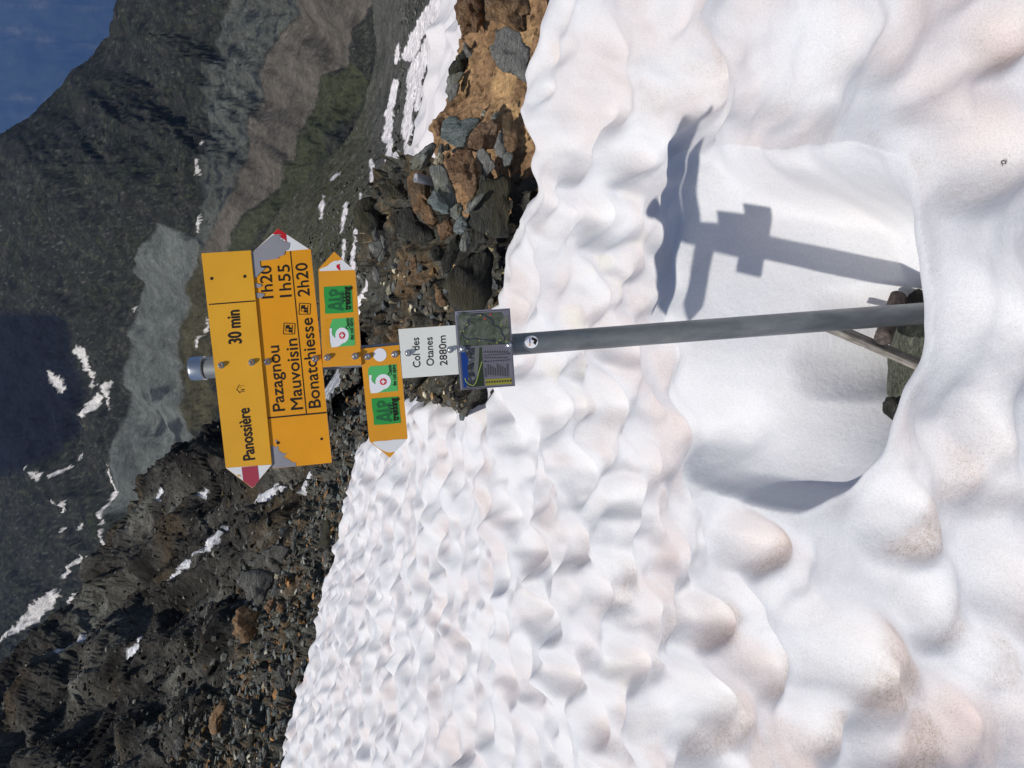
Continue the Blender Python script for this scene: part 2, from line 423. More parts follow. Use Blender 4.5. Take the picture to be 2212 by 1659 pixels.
_w = np.array([P(*q) for q in ((1960, 600, 2.554), (1800, 560, 2.70), (1640, 525, 2.82), (1394, 457, 3.09), (1440, 262, 3.17), (1365, 646, 3.04))])
SLB = P(1955, 800, 2.50)
WPL = np.linalg.lstsq(np.stack([np.ones(6), _w[:, 0], _w[:, 1]], 1), _w[:, 2], rcond=None)[0]   # the far wall of the hollow is an even slope
def snow_height(x, y):
    z0 = MACRO(np.stack([x, y], 1))
    rr = np.hypot(x, y)
    wp = np.stack([x, y, np.zeros_like(x)], 1)
    wx = x + .05 * perlin(wp * 4.1) + .02 * perlin(wp * 11); wy = y + .05 * perlin(wp * 4.1 + 31) + .02 * perlin(wp * 11 + 7)
    far = ss(2.9, 3.9, rr)
    hb = bumps2d(wx, wy, .205, 5)
    hn = bumps2d(wx, wy, .30, 15)
    hm = bumps2d(wx, wy, .31, 45)
    mid = ss(2.15, 2.75, rr)
    hw = bowls2d(wx, wy, .25, 9)
    hw2 = bowls2d(wx, wy, .36, 21)
    # on the right the hollows are drawn out into long rolling troughs
    e1 = (wx - wy) * .7071; e2 = (wx + wy) * .7071
    hw3 = bowls2d(e1 * .5 + .04 * perlin(wp * 2.7 + 3), e2 + .03 * perlin(wp * 5 + 2), .27, 33)
    rt = ss(.15, .75, x) * ss(5.5, 4.5, rr) * ss(1.5, 2.1, rr)
    lowf = perlin(wp * 1.5 + 5.5) * .05 + perlin(wp * 3.3 + 9.1) * .030
    small = perlin(wp * 9) * .010 + perlin(wp * 22) * .0028
    fl = lowf + small + (.25 * mid + .75 * far) * (.13 * (hw - .25) - .050 * hb - .060 * hm) - mid * (1 - far) * (.035 * hb + .045 * hm) + (1 - far) * (.09 * (hw2 - .25) - .085 * hn * (1 - .5 * mid))
    fl = fl * (1 - .15 * rt) + rt * (.11 * (hw3 - .25))
    hk = np.zeros_like(x); dk = np.zeros_like(x); he = np.zeros_like(x)
    for kx, ky, kw, kl, ka, kd, ang in knobs:
        u = x - kx; v = y - ky; c_, s_ = math.cos(ang), math.sin(ang)
        a = (u * c_ - v * s_) / kw; b = (u * s_ + v * c_) / kl
        r2 = a * a + b * b
        e = np.exp(-r2 ** 1.35)
        he = np.maximum(he, e)
        hk = hk - ka * e + .16 * ka * np.exp(-((np.sqrt(r2) - 1.35) / .35) ** 2)
        dk = np.maximum(dk, kd * ss(.12, .55, e) * np.clip(.5 - 1.1 * b - .9 * a, 0, 1) * 1.9)
    # the melt hollow round the post
    ang = np.arctan2(y - BC[1], x - BC[0]); r = np.hypot(x - BC[0], y - BC[1])
    lr = np.interp(ang, np.concatenate([lang - 2 * np.pi, lang, lang + 2 * np.pi]), np.concatenate([lrad, lrad, lrad]))
    lr = lr * (1 + .07 * ss(.3, .9, -np.cos(ang)) + .035 * perlin(np.stack([np.cos(ang) * 4.5, np.sin(ang) * 4.5, np.zeros_like(ang)], 1)))
    t = r / lr
    calm = 1 - .8 * np.exp(-((t - 1) / .22) ** 2) * ss(.5, -.1, np.sin(ang))
    z = z0 + (fl + hk) * calm
    back = ss(.2, .9, np.sin(ang))                              # the far wall rises evenly, the others are steep
    right = ss(.25, .8, np.cos(ang)) * ss(-.75, -.3, np.sin(ang))
    left = ss(.2, .8, -np.cos(ang)) * (1 - back)
    prof_b = .93 * np.clip(t, 0, 1) ** .95 + .07 * ss(.93, 1.0, t)
    near = ss(.1, .7, -np.sin(ang))
    prof_s = (.62 * np.clip(t, 0, 1) ** 1.4 + .38 * ss(.86, 1.0, t)) * (1 - near) + near * (.25 * np.clip(t, 0, 1) + .75 * ss(.30, 1.0, t))
    k = np.maximum(back, right)
    prof = prof_b * k + prof_s * (1 - k)
    zin = ZB + (z - ZB) * prof
    zsm = ZB + (z0 - ZB) * prof + .5 * small
    mixz = ss(.75, 1.0, t)
    zp = WPL[0] + WPL[1] * x + WPL[2] * y + .4 * small
    zp = np.maximum(zp, ZB - .05)
    lo = .80 - .32 * ss(.2, .8, np.cos(ang))
    mp = np.clip((t - lo) / (1 - lo), 0, 1); mp = mp * mp * (3 - 2 * mp)
    zp = zp * (1 - mp) + z * mp
    zin = zsm * (1 - mixz) + zin * mixz
    wpl = ss(-.40, .0, x - BC[0]) * ss(-.30, -.02, y - BC[1])
    zin = zin * (1 - wpl) + zp * wpl
    zin = zin - .055 * np.exp(-(((x - bk[0]) / .10) ** 2 + ((y - bk[1]) / .12) ** 2) ** 1.5)
    zin = zin - .15 * np.exp(-((x - SLB[0]) / .17) ** 2 - ((y - SLB[1]) / .13) ** 2)
    zin = zin - .16 * (1 - ss(.27, .46, t + .04 * perlin(wp * 7))) * ss(.12, -.02, x - foot[0])  # melted clear of the stones at the foot
    inside = t < 1
    # drip groove along the wall and a soft lip outside
    z = np.where(inside, zin, z) - .012 * np.exp(-((t - 1) / .10) ** 2) * (1 - k)
    # outer edge
    s = polydist(x, y, snow_poly); s = np.where(inpoly(x, y, snow_poly), s, -s)
    w = .10 + .02 * rr
    z = z - np.where(s < w, (1 - np.clip(s, 0, None) / w) ** 2 * w * .35, 0) - np.where(s < 0, np.minimum(-s * 3.0, 6.0), 0)
    pink = ss(-.15, .45, fbm(wp * 1.9 + 3, 3)) * (.5 + .35 * ss(3.2, 1.8, rr)) + .25 * ss(-.2, .5, fbm(wp * 6 + 1, 2)) + .35 * ss(.2, .9, dk)
    pink = pink * np.where(inside, .25, 1)
    dirt = dk * (.75 + .4 * perlin(wp * 12)) + .20 * ss(.25, .6, fbm(wp * 3.3 + 8, 3)) * np.where(inside, .2, 1) + far * .16 * ss(.12, .02, hw) * ss(0, .4, perlin(wp * 2.2))
    hol = np.clip(far * np.maximum(hb, hm) + (1 - far) * np.maximum(hn, mid * np.maximum(hb, hm)), 0, 1)
    pink = pink + .35 * ss(.3, .9, hol) * ss(-.3, .3, perlin(wp * 1.7 + 6)) * np.where(inside, .2, 1)
    dirt = dirt + (.45 - .33 * far) * ss(.35, .9, hol) * ss(0, .4, perlin(wp * 2.3 + 16)) * (.6 + .6 * perlin(wp * 14)) * np.where(inside, .0, 1)
    # ridges between the hollows catch less sun; this is painted in as grey
    grey = np.clip(1 - ss(.05, .6, np.maximum(hol, he)), 0, 1) * np.clip(.75 + .5 * fbm(wp * 2.1 + 40, 3), 0, 1) * (1 - .55 * far) * np.where(inside, .1, 1)
    rim = np.exp(-((t - 1.04) / .05) ** 2) * (1 - back) * ss(-.1, .4, perlin(wp * 9)) * .35
    warm = ss(.0, .5, fbm(wp * 1.2 + 12, 2)) * ss(2.6, 3.2, rr) * (1 - ss(4.2, 5.5, rr)) * ss(.2, .9, hk / .06 + .8 * hb) * .9
    return z, np.clip(pink, 0, 1), np.clip(dirt + rim, 0, 1), np.clip(warm, 0, 1), s, grey

bk = hit(1600, 925, -.14)[0]
NR, NA = 720, 760
ra = .75 * (23 / .75) ** (np.linspace(0, 1, NR)); aa = np.radians(np.linspace(-52, 50, NA))
rg, ag = np.meshgrid(ra, aa, indexing='ij')
xs = (rg * np.sin(ag)).ravel(); ys = (rg * np.cos(ag)).ravel()
zs, pk, dt, wm, es, gy = snow_height(xs, ys)
gf = grid_faces(NR, NA)[:, ::-1]
gf = gf[es[gf].min(1) > -.6]
me = fast_mesh('snowfield', np.stack([xs, ys, zs], 1), gf, True, None, {'pink': pk, 'dirt': dt, 'warm': wm, 'grey': gy})
snow = new_obj('snowfield', me, M['snow'], kind='structure', label='white hummocky summer snowfield round the signpost', category='snow')

# ------------------------------------------------------------------ ground behind the snow, built in sheets from near to far
def sheet(name, Ys, top, bot, dep, nt, material, disp=None, color=None, skirt=(6, .25, .5), extra=None, smooth=True):
    """a slope between a lower and an upper edge; dep(t,X,Y) gives its distance; its back falls away behind the crest"""
    top = np.asarray(top, float); bot = np.asarray(bot, float)
    tx = np.interp(Ys, top[:, 1], top[:, 0]); bx = np.interp(Ys, bot[:, 1], bot[:, 0])
    t = np.linspace(0, 1, nt)
    T, YY = np.meshgrid(t, Ys, indexing='ij')
    X = bx[None] + (tx - bx)[None] * T
    d = dep(T, X, YY)
    pts = P(X, YY, d)
    if skirt:
        n, back, down = skirt
        k = np.arange(1, n + 1)[:, None, None]
        dd = d[-1][None, :, None]
        sk = pts[-1][None] + k * dd * (np.array([0, 1, 0]) * back * .2 + np.array([0, 0, -1]) * down * .2 * np.minimum(k, 3) / 3)
        pts = np.concatenate([pts, sk], 0)
        X = np.concatenate([X, np.repeat(X[-1:], n, 0)], 0); YY = np.concatenate([YY, np.repeat(YY[-1:], n, 0)], 0)
        T = np.concatenate([T, np.ones((n, T.shape[1]))], 0)
        d = np.concatenate([d, np.repeat(d[-1:], n, 0)], 0)
    nr, nc = X.shape
    a = np.gradient(pts, axis=0); b = np.gradient(pts, axis=1)
    nm = np.cross(a, b); nm /= np.linalg.norm(nm, axis=-1, keepdims=True) + 1e-12
    flip = (nm * (CAM - pts)).sum(-1) < 0
    nm[flip] *= -1
    pf = pts.reshape(-1, 3)
    if disp is not None:
        pf = pf + nm.reshape(-1, 3) * disp(pf, X.ravel(), YY.ravel(), d.ravel(), T.ravel())[:, None]
    cl = color(pf, X.ravel(), YY.ravel(), d.ravel(), T.ravel()) if color is not None else None
    me = fast_mesh(name, pf, grid_faces(nr, nc), smooth, cl, extra(pf, X.ravel(), YY.ravel()) if extra else None)
    ob = new_obj(name, me, material, kind='structure')
    return ob, pf.reshape(nr, nc, 3), nm, X, YY, d

def mixc(base, c, w):
    return base * (1 - w[:, None]) + np.asarray(c)[None] * w[:, None]

def zmap(z, pts):
    """points read off an enlarged view (origin x, origin y, enlargement) -> picture units"""
    ox, oy, s = z
    return [((ox + x / s) * .67770, (oy + y / s) * .67770) for x, y in pts]

# --- the near knoll of brown earth
def kn_disp(p, X, Y, d, T):
    h, f1, f2 = facets(p * 7.0, .8)
    return .030 * fbm(p * 5, 4) + .020 * fbm(p * 16, 3, ridged=True) + .018 * (h - .5) * ss(-.2, .4, fbm(p * 2.5 + 4, 2)) + .05 * ss(-40, -180, Y - 180) * fbm(p * 4 + 3, 3)
def kn_col(p, X, Y, d, T):
    c = np.tile(lin((150, 120, 90)), (len(p), 1))
    c = mixc(c, lin((118, 94, 70)), ss(-.1, .4, fbm(p * 6, 4)))
    c = mixc(c, lin((176, 144, 104)), ss(.05, .45, fbm(p * 3.5 + 9, 3)))
    c = mixc(c, lin((60, 46, 34)), ss(.28, .42, fbm(p * 22 + 2, 2)) * .8)
    return c
Ys = np.linspace(-260, 470, 330)
sheet('earth_knoll', Ys, [(985, -260), (992, 20), (1000, 67), (985, 130), (975, 205), (950, 252), (934, 275), (940, 330), (960, 470)], [(1230, -260), (1215, 470)],
      lambda T, X, Y: 4.28 + (T ** 1.2) * (.95 + .08 * np.sin(Y * .01)), 170, terrain_material('brown_earth', [9, 45], .35, .7, .02), kn_disp, kn_col, (6, .3, .5))

# --- the outcrop of dark schist
def oc_disp(p, X, Y, d, T):
    rot = np.array([[.8, .1, .6], [-.1, 1, .05], [-.6, 0, .8]])
    q = p @ rot
    h, f1, f2 = facets(q * np.array([3.2, 3.2, 7.5]), 1.1)
    h2, g1, g2 = facets(q * np.array([9, 9, 24]) + 5, 1.0)
    crack = np.exp(-((f2 - f1) / .07) ** 2)
    return ss(895, 840, Y) * (.09 * (h - .5) + .035 * (h2 - .5) + .07 * fbm(p * 3, 4) - .04 * crack + .012 * fbm(p * 30, 2))
def oc_col(p, X, Y, d, T):
    c = np.tile(lin((90, 88, 80)), (len(p), 1))
    c = mixc(c, lin((58, 56, 53)), ss(-.1, .3, fbm(p * 3, 3)))
    c = mixc(c, lin((96, 98, 92)), ss(.1, .5, fbm(p * 4 + 7, 3)))
    c = mixc(c, lin((112, 96, 72)), ss(.08, .4, fbm(p * 5 + 3, 4)) * .7)
    rus = region(X, Y, [(870, 545), (905, 520), (930, 560), (925, 600), (900, 640), (860, 640), (850, 600)], 14, 14 * fbm(p * 9, 3))
    rus = np.maximum(rus, region(X, Y, [(830, 715), (890, 690), (905, 760), (860, 780)], 12, 14 * fbm(p * 9, 3)))
    c = mixc(c, lin((132, 104, 72)), .6 * rus * (.5 + .5 * ss(-.3, .3, fbm(p * 20, 2))))
    c = mixc(c, lin((205, 190, 150)), ss(.33, .42, fbm(p * 16 + 6, 2)) * ss(.0, .3, fbm(p * 2 + 2, 2)) * .8)
    return c
Ys = np.linspace(340, 900, 380)
_, OCP, OCN, OCX, OCY, _ = sheet('rock_outcrop', Ys, [(845, 340), (828, 378), (812, 395), (800, 420), (785, 450), (786, 520), (790, 560), (795, 620), (790, 680), (795, 740), (815, 790), (880, 842), (940, 872), (990, 900)],
      [(1180, 340), (1150, 520), (1120, 620), (1075, 740), (1030, 840), (1010, 900)],
      lambda T, X, Y: 4.35 + ss(400, 700, Y) * .45 + T * (2.0 - .2 * ss(700, 850, Y)) - .25 * np.sin(T * 3.1) * (1 - ss(700, 800, Y)), 230,
      terrain_material('dark_schist_ground', [14, 60], .5, .9, .02, (1, 1, 3), (.9, .3, 0)), oc_disp, oc_col, (6, .25, .5))

# --- the old snow bed behind the knoll
def sb_disp(p, X, Y, d, T):
    return .26 * bowls2d(p[:, 0] + .1 * perlin(p * 2), p[:, 1], .5, 3) + .05 * fbm(p * 1.3, 3)
Ys = np.linspace(-260, 470, 240)
sb_attr = lambda p, X, Y: {'pink': .35 + .5 * ss(0, .5, fbm(p * .9, 3)) * ss(960, 900, X), 'dirt': .05 * ss(.1, .5, fbm(p * 2, 2)), 'warm': np.zeros(len(p))}
sheet('snow_bed', Ys, [(965, -260), (958, 0), (950, 60), (940, 120), (925, 180), (915, 240), (904, 290), (896, 335), (890, 400), (890, 470)], [(1060, -260), (1060, 470)],
      lambda T, X, Y: 6.5 + 5.5 * T, 130, snow_material('snow_far', .35, 0), sb_disp, None, (5, .3, .5), sb_attr)

# --- grey scree with thin snow streaks behind it
STR = [([(958, -60), (945, 5), (918, 50), (902, 75), (884, 120)], 17), ([(940, 60), (915, 115), (893, 150), (887, 200), (881, 270), (877, 378)], 11), ([(952, 20), (930, 95), (908, 160), (904, 235)], 11),
       ([(856, 180), (842, 250), (834, 300)], 10), ([(843, 305), (838, 372)], 8), ([(856, 335), (851, 383)], 9), ([(905, 255), (903, 300)], 5), ([(803, 350), (805, 402)], 5), ([(733, 375), (718, 388)], 4),
       ([(702, 425), (690, 470)], 4), ([(745, 520), (742, 600)], 4), ([(770, 500), (764, 590)], 5), ([(750, 440), (735, 500)], 4), ([(800, 610), (775, 660), (768, 690)], 12), ([(862, 95), (858, 135)], 5), ([(780, 420), (778, 445)], 4)]
def sc_col(p, X, Y, d, T):
    c = np.tile(lin((84, 84, 80)), (len(p), 1))
    c = mixc(c, lin((64, 66, 60)), ss(-.1, .4, fbm(p * .25, 4)))
    c = mixc(c, lin((74, 74, 56)), ss(830, 760, X) * .8)
    c = mixc(c, lin((100, 98, 92)), ss(.1, .5, fbm(p * .8 + 5, 3)))
    j = fbm(np.stack([X * .04, Y * .04, X * 0], 1), 4) * 6
    j = j + fbm(np.stack([X * .30, Y * .10, X * 0], 1), 3) * 7
    w = np.zeros(len(p))
    for pl, wd in STR:
        w = np.maximum(w, ss(1.2, -1.2, polydist(X, Y, pl, False) - wd * .85 + j * .7))
    return mixc(c, (.80, .755, .75), w)
def sc_disp(p, X, Y, d, T):
    h, f1, f2 = facets(p * 2.2, 1)
    return d * (.006 * fbm(p * .35, 4) + .0010 * (h - .5))
Ys = np.linspace(-260, 900, 560)
_, SCP, SCN, SCX, SCY, _ = sheet('scree_basin', Ys, [(800, -260), (805, 0), (815, 120), (792, 220), (752, 300), (690, 365), (610, 445), (570, 510), (545, 590), (560, 700), (620, 800), (660, 900)],
      [(1010, -260), (1000, 0), (960, 330), (900, 480), (860, 600), (860, 700), (900, 900)], lambda T, X, Y: 13.0 * (9.0 ** T), 260,
      terrain_material('grey_scree', [1.6, 7.0], .5, .9, .08), sc_disp, sc_col, (5, .3, .3))

# --- the band of broken slate and ochre stone left of the post
Z4 = (600, 1650, 4.147); Z5 = (500, 2000, 3.704)
bot_b = [(x + 45, y) for x, y in EDGE if y > 830][::1]
bot_b = [(930, 760)] + bot_b
top_b = [(740, 760), (735, 820), (705, 900), (690, 970), (668, 1080), (657, 1100), (633, 1151), (606, 1235), (573, 1302), (530, 1352), (509, 1380), (505, 1437), (489, 1498), (448, 1548), (400, 1610), (367, 1659), (300, 1800), (250, 2000)]
def sl_disp(p, X, Y, d, T):
    h, f1, f2 = facets(p * np.array([2.4, 2.4, 5.0]), 1.0)
    h2, _, _ = facets(p * np.array([7, 7, 15]) + 3, 1.0)
    return .20 * (h - .5) + .08 * (h2 - .5) + .12 * fbm(p * .8, 3)
def sl_col(p, X, Y, d, T):
    c = np.tile(lin((92, 90, 82)), (len(p), 1))
    c = mixc(c, lin((112, 112, 106)), ss(0, .4, fbm(p * 2.2 + 2, 3)))
    c = mixc(c, lin((122, 100, 72)), .7 * ss(-.05, .35, fbm(p * 1.1 + 8, 4)))
    c = mixc(c, lin((60, 56, 50)), ss(.1, .4, fbm(p * 3.1 + 4, 3)))
    return c
Ys = np.linspace(760, 2000, 520)
_, SLP, SLN, SLX, SLY, _ = sheet('slate_slope', Ys, top_b, bot_b, lambda T, X, Y: (14.6 - .004 * (Y - 1180)) * (1 + .42 * T), 120,
      terrain_material('slate_ground', [5, 22], .5, .9, .05, (1, 1, 2.5)), sl_disp, sl_col, (5, .2, .4))

# --- the dark ridge above it
Z3 = (0, 800, 2.011); Z6 = (0, 1623, 2.011)
ridge_top = [(740, 700), (700, 770), (660, 790), (560, 850), (480, 906), (448, 930), (418, 960), (364, 994), (320, 1048), (290, 1095), (259, 1144), (232, 1178), (209, 1225), (202, 1269), (165, 1329), (128, 1349), (0, 1481), (-150, 1640), (-300, 1850), (-400, 2100)]
RS = [zmap(Z6, q) for q in ([(1480, 105), (1550, 15), (1640, -10), (1570, 70)], [(1205, 345), (1260, 270), (1320, 230), (1255, 320)], [(1100, 510), (1210, 400), (1220, 410), (1115, 505)],
      [(1330, 260), (1420, 150), (1430, 160), (1340, 270)], [(1040, 610), (1085, 545), (1092, 550), (1050, 615)], [(760, 1015), (820, 900), (915, 818), (870, 920), (800, 985)], [(845, 1000), (865, 950), (900, 925), (890, 980)],
      [(425, 935), (470, 860), (570, 795), (540, 840)], [(325, 1030), (360, 985), (365, 995)])] + [zmap(Z3, q) for q in (
      [(1560, 1680), (1640, 1560), (1755, 1490), (1700, 1600), (1620, 1690)], [(1870, 1540), (1950, 1400), (2050, 1360), (1995, 1470), (1930, 1500)], [(1000, 1590), (1060, 1525), (1095, 1560), (1040, 1610)], [(1290, 1570), (1350, 1540), (1320, 1590)],
      [(2080, 990), (2070, 880), (2140, 790), (2230, 740), (2215, 900), (2130, 985)])]
RLINE = [(zmap(Z6, [(1040, 610), (1110, 510), (1215, 400), (1300, 290), (1420, 150)]), 2.6), (zmap(Z6, [(1440, 120), (1560, 30), (1660, -60)]), 4), (zmap(Z6, [(420, 940), (570, 795)]), 3.5), (zmap(Z6, [(765, 1010), (830, 900), (910, 820)]), 3), (zmap(Z3, [(1600, 1650), (1750, 1495)]), 6), (zmap(Z3, [(1880, 1530), (2040, 1365)]), 6)]
def rd_disp(p, X, Y, d, T):
    h, f1, f2 = facets(p * .28, 1.2)
    h2, _, _ = facets(p * .8 + 4, 1.1)
    h3, _, _ = facets(p * 2.4 + 9, 1.0)
    # ribs running down the slope, gullies between them
    u = X * .78 + Y * .62
    rib = perlin(np.stack([u * .022, (X - Y) * .004, u * 0], 1)) + .6 * perlin(np.stack([u * .055, (X - Y) * .008, u * 0 + 4], 1))
    sn = np.zeros(len(p))
    for q in RS: sn = np.maximum(sn, ss(-4, 4, np.where(inpoly(X, Y, q), 1, -1) * polydist(X, Y, q)))
    k = 1 - .8 * sn
    return d * k * (.032 * rib + .005 * (h - .5) + .0035 * (h2 - .5) + .002 * (h3 - .5) + .02 * fbm(p * .12, 4))
def rd_col(p, X, Y, d, T):
    c = np.tile(lin((76, 74, 69)), (len(p), 1))
    c = mixc(c, lin((52, 49, 45)), ss(-.05, .3, fbm(p * .10 + 2, 4)))
    c = mixc(c, lin((104, 104, 98)), ss(.05, .35, fbm(p * .22 + 7, 4)) * ss(1000, 1300, X + Y * .55 - 60))
    c = mixc(c, lin((78, 66, 48)), ss(.1, .4, fbm(p * .13 + 11, 3)) * .7)
    u = X * .78 + Y * .62
    band = fbm(np.stack([u * .022, (X - Y) * .004, u * 0 + 2], 1), 4, .6)
    c = mixc(c, lin((34, 32, 31)), ss(.0, .3, band) * .85)
    c = mixc(c, lin((112, 111, 104)), ss(-.02, -.3, band) * .75 * ss(-.3, .15, fbm(p * .3, 3)))
    j = fbm(np.stack([X * .08, Y * .08, X * 0], 1), 3) * 5
    for pl, wd in RLINE:
        c = mixc(c, (.72, .72, .74), ss(1.0, -1.0, polydist(X, Y, pl, False) - wd + j * .5))
    for q in RS:
        c = mixc(c, (.72, .72, .74), region(X, Y, q, 1.2, j * .6 + .6))
    return c
Ys = np.linspace(690, 2100, 760)
bot_r = [(x + 40, y) for x, y in top_b]
bot_r = [(800, 690)] + bot_r + [(240, 2100)]
_, RDP, RDN, RDX, RDY, _ = sheet('rocky_ridge', Ys, ridge_top, bot_r, lambda T, X, Y: 21 * (4.2 ** T), 330, terrain_material('ridge_rock', [.5, 2.2, 8.0], .6, 1.0, .15), rd_disp, rd_col, (5, .3, .6))

# --- the mountainside across the basin
DV = lambda q: zmap(Z3, q)
Z1a = (0, 0, 2.011)
sil = [(263, -260), (263, 0), (239, 51), (236, 78), (202, 118), (138, 179), (111, 209), (67, 249), (0, 303), (-60, 360), (-90, 520), (-90, 900), (-90, 2000)]
brown = zmap(Z1a, [(1900, -400), (1890, 40), (1750, 300), (1700, 550), (1600, 900), (1500, 1200), (1420, 1400), (1310, 1640), (1290, 1750), (1440, 1640), (1560, 1420), (1700, 1250), (1850, 1020), (1960, 780), (2050, 530), (2212, 420), (2400, 0), (2400, -400)])
cliff = zmap(Z1a, [(1420, -100), (1480, 20), (1380, 250), (1340, 560), (1330, 900), (1320, 1250), (1290, 1500), (1150, 1640), (1300, 1640), (1430, 1400), (1520, 1150), (1620, 800), (1690, 560), (1750, 250), (1900, 40), (1900, -100)])
greyf = DV([(1290, -60), (1020, -180), (960, -60), (900, 120), (870, 420), (830, 700), (790, 980), (750, 1200), (730, 1450), (690, 1680), (870, 1680), (1090, 1340), (1240, 1200), (1220, 1020), (1135, 800), (1135, 680), (1200, 320), (1290, 0)])
navy_shade = DV([(-400, 360), (420, 400), (470, 540), (490, 700), (560, 880), (540, 1060), (420, 1240), (200, 1420), (-400, 1500)])  # outline of the shade lying on the upper slope
green2 = zmap(Z1a, [(2300, 380), (2060, 540), (1960, 800), (1850, 1020), (1700, 1260), (1560, 1430), (1440, 1650), (1560, 1700), (1800, 1350), (2000, 1100), (2150, 800), (2400, 600)])
fs = [DV(q) for q in ([(495, 635), (545, 595), (600, 615), (600, 870), (580, 800), (560, 690)], [(630, 860), (700, 838), (690, 1010), (680, 930)], [(560, 1060), (590, 950), (645, 905), (640, 1000)], [(330, 765), (355, 760), (425, 880), (405, 905), (350, 830)],
      [(262, 1400), (335, 1408), (320, 1450), (280, 1430)], [(360, 1425), (435, 1385), (410, 1425)], [(1270, 625), (1280, 545), (1300, 550), (1290, 610)], [(1302, 520), (1315, 430), (1322, 440), (1310, 525)], [(685, 1680), (690, 1500), (714, 1360), (705, 1560)],
      [(470, 1340), (520, 1300), (490, 1330)], [(235, 1350), (255, 1355), (245, 1375)], [(350, 1600), (400, 1580), (410, 1600), (370, 1625)], [(420, 1680), (450, 1600), (505, 1575), (470, 1640)], [(845, 365), (860, 360), (855, 390)])]
fs += [zmap(Z6, q) for q in ([(680, -20), (690, -20), (695, 90), (682, 90)], [(684, 120), (695, 120), (692, 230), (685, 230)], [(375, 440), (420, 385), (480, 360), (530, 290), (520, 340), (400, 450)], [(485, 130), (530, 90), (560, 90), (520, 130)],
      [(95, 812), (120, 750), (200, 650), (260, 590), (350, 510), (355, 545), (390, 510), (360, 580), (300, 670), (200, 750)], [(450, 590), (510, 530), (520, 650), (490, 640)], [(340, 690), (380, 670), (420, 710), (375, 745)], [(-40, 890), (60, 795), (110, 745), (120, 770), (30, 850)],
      [(575, 340), (585, 305), (590, 330)], [(395, 125), (412, 125), (405, 148)])]
fs += [zmap(Z1a, q) for q in ([(1272, 1120), (1285, 1050), (1312, 1040), (1300, 1120)], [(1295, 940), (1318, 900), (1320, 935)], [(1265, 1430), (1285, 1380), (1295, 1490), (1280, 1480)])]
FPOS = lambda X, Y: np.stack([X * .01, Y * .01, X * 0], 1)
def fm_col(p, X, Y, d, T):
    q = FPOS(X, Y)
    n1 = fbm(q * 1.2, 5, .55); n2 = fbm(q * 4 + 5, 5, .6); n3 = fbm(q * np.array([7, 2.2, 1]) + 9, 4, .6)
    jit = 14 * n2 + 10 * n1
    c = np.tile(lin((60, 61, 53)), (len(p), 1))
    c = mixc(c, lin((54, 58, 44)), ss(-.1, .3, n1))
    c = mixc(c, lin((66, 64, 58)), ss(.02, .35, n2) * .9)
    c = mixc(c, lin((34, 34, 35)), ss(.10, .32, n3) * .85)
    c = mixc(c, lin((30, 31, 33)), ss(.30, .55, fbm(q * np.array([14, 6, 1]) + 21, 3, .6, True)) * .6)
    c = mixc(c, lin((104, 104, 98)), ss(.26, .42, fbm(q * 14 + 3, 3, .6)) * .45)
    c = mixc(c, lin((78, 80, 75)), region(X, Y, cliff, 7, jit * .6))
    c = mixc(c, lin((48, 52, 54)), region(X, Y, cliff, 7, jit * .6) * ss(0, .3, n3 + .3 * n2))
    c = mixc(c, lin((86, 81, 74)), region(X, Y, brown, 3, jit * .28))
    c = mixc(c, lin((60, 63, 46)), region(X, Y, green2, 10, jit * .6) * .8)
    g = region(X, Y, greyf, 4, jit * .15)
    c = mixc(c, lin((88, 91, 87)), g)
    crag = [zmap(Z3, k) for k in ([(980, 1030), (1040, 1020), (1040, 1100), (960, 1200), (920, 1190), (960, 1090)], [(990, 880), (1060, 860), (1120, 870), (1080, 960), (1000, 960)], [(1080, 1100), (1190, 1060), (1190, 1130), (1110, 1280), (1070, 1220)], [(890, 990), (930, 920), (945, 950), (910, 1000)])]
    for k in crag: c = mixc(c, lin((46, 48, 52)), region(X, Y, k, 4, jit * .5) * .85)
    c = mixc(c, lin((74, 70, 52)), region(X, Y, DV([(1190, 330), (1140, 690), (1140, 800), (1240, 1150), (1420, 1120), (1400, 500), (1300, 0)]), 8, jit * .4) * .8)
    nv = region(X, Y, navy_shade, 16, jit)
    c = mixc(c, lin((27, 30, 38)), nv)  # cast shade on the upper slope, painted in as a dark blue tone
    js = fbm(q * 9, 4, .6) * 6 + fbm(q * 34, 2, .6) * 5
    c = c * 1.22
    for k in fs: c = mixc(c, (.66, .63, .60), region(X, Y, k, .9, js + .6))
    return c
def fm_disp(p, X, Y, d, T):
    q = FPOS(X, Y)
    ang = q @ np.array([[.8, -.6, 0], [.6, .8, 0], [0, 0, 1]])
    rough = 1 - .7 * np.maximum(region(X, Y, brown, 30, 0), region(X, Y, greyf, 30, 0))
    e = ss(1.0, .7, T)
    return d * ((.012 + .02 * e) * fbm(ang * np.array([.35, 1.0, 1]), 3) + rough * (.3 + .7 * e) * (.010 * fbm(q * 3, 4, .6) + .005 * fbm(q * 9 + 2, 4, .6, True) + .0018 * fbm(q * 26 + 4, 3, .6)))
Ys = np.linspace(-260, 2000, 720)
def fm_dep(T, X, Y):
    # nearest at the lower right, drawing away up the picture and across the basin to the left
    near = 300 + 140 * ss(300, 900, Y)
    return near * (2.5 ** T) * (1 + .1 * np.sin(Y * .006))
sheet('mountainside', Ys, sil, [(850, -260), (850, 700), (760, 900), (560, 1200), (400, 1500), (300, 2000)], fm_dep, 420, terrain_material('mountain_ground', [.03, .13, .5], .36, .5, 3.0), fm_disp, fm_col, (4, .3, .5))

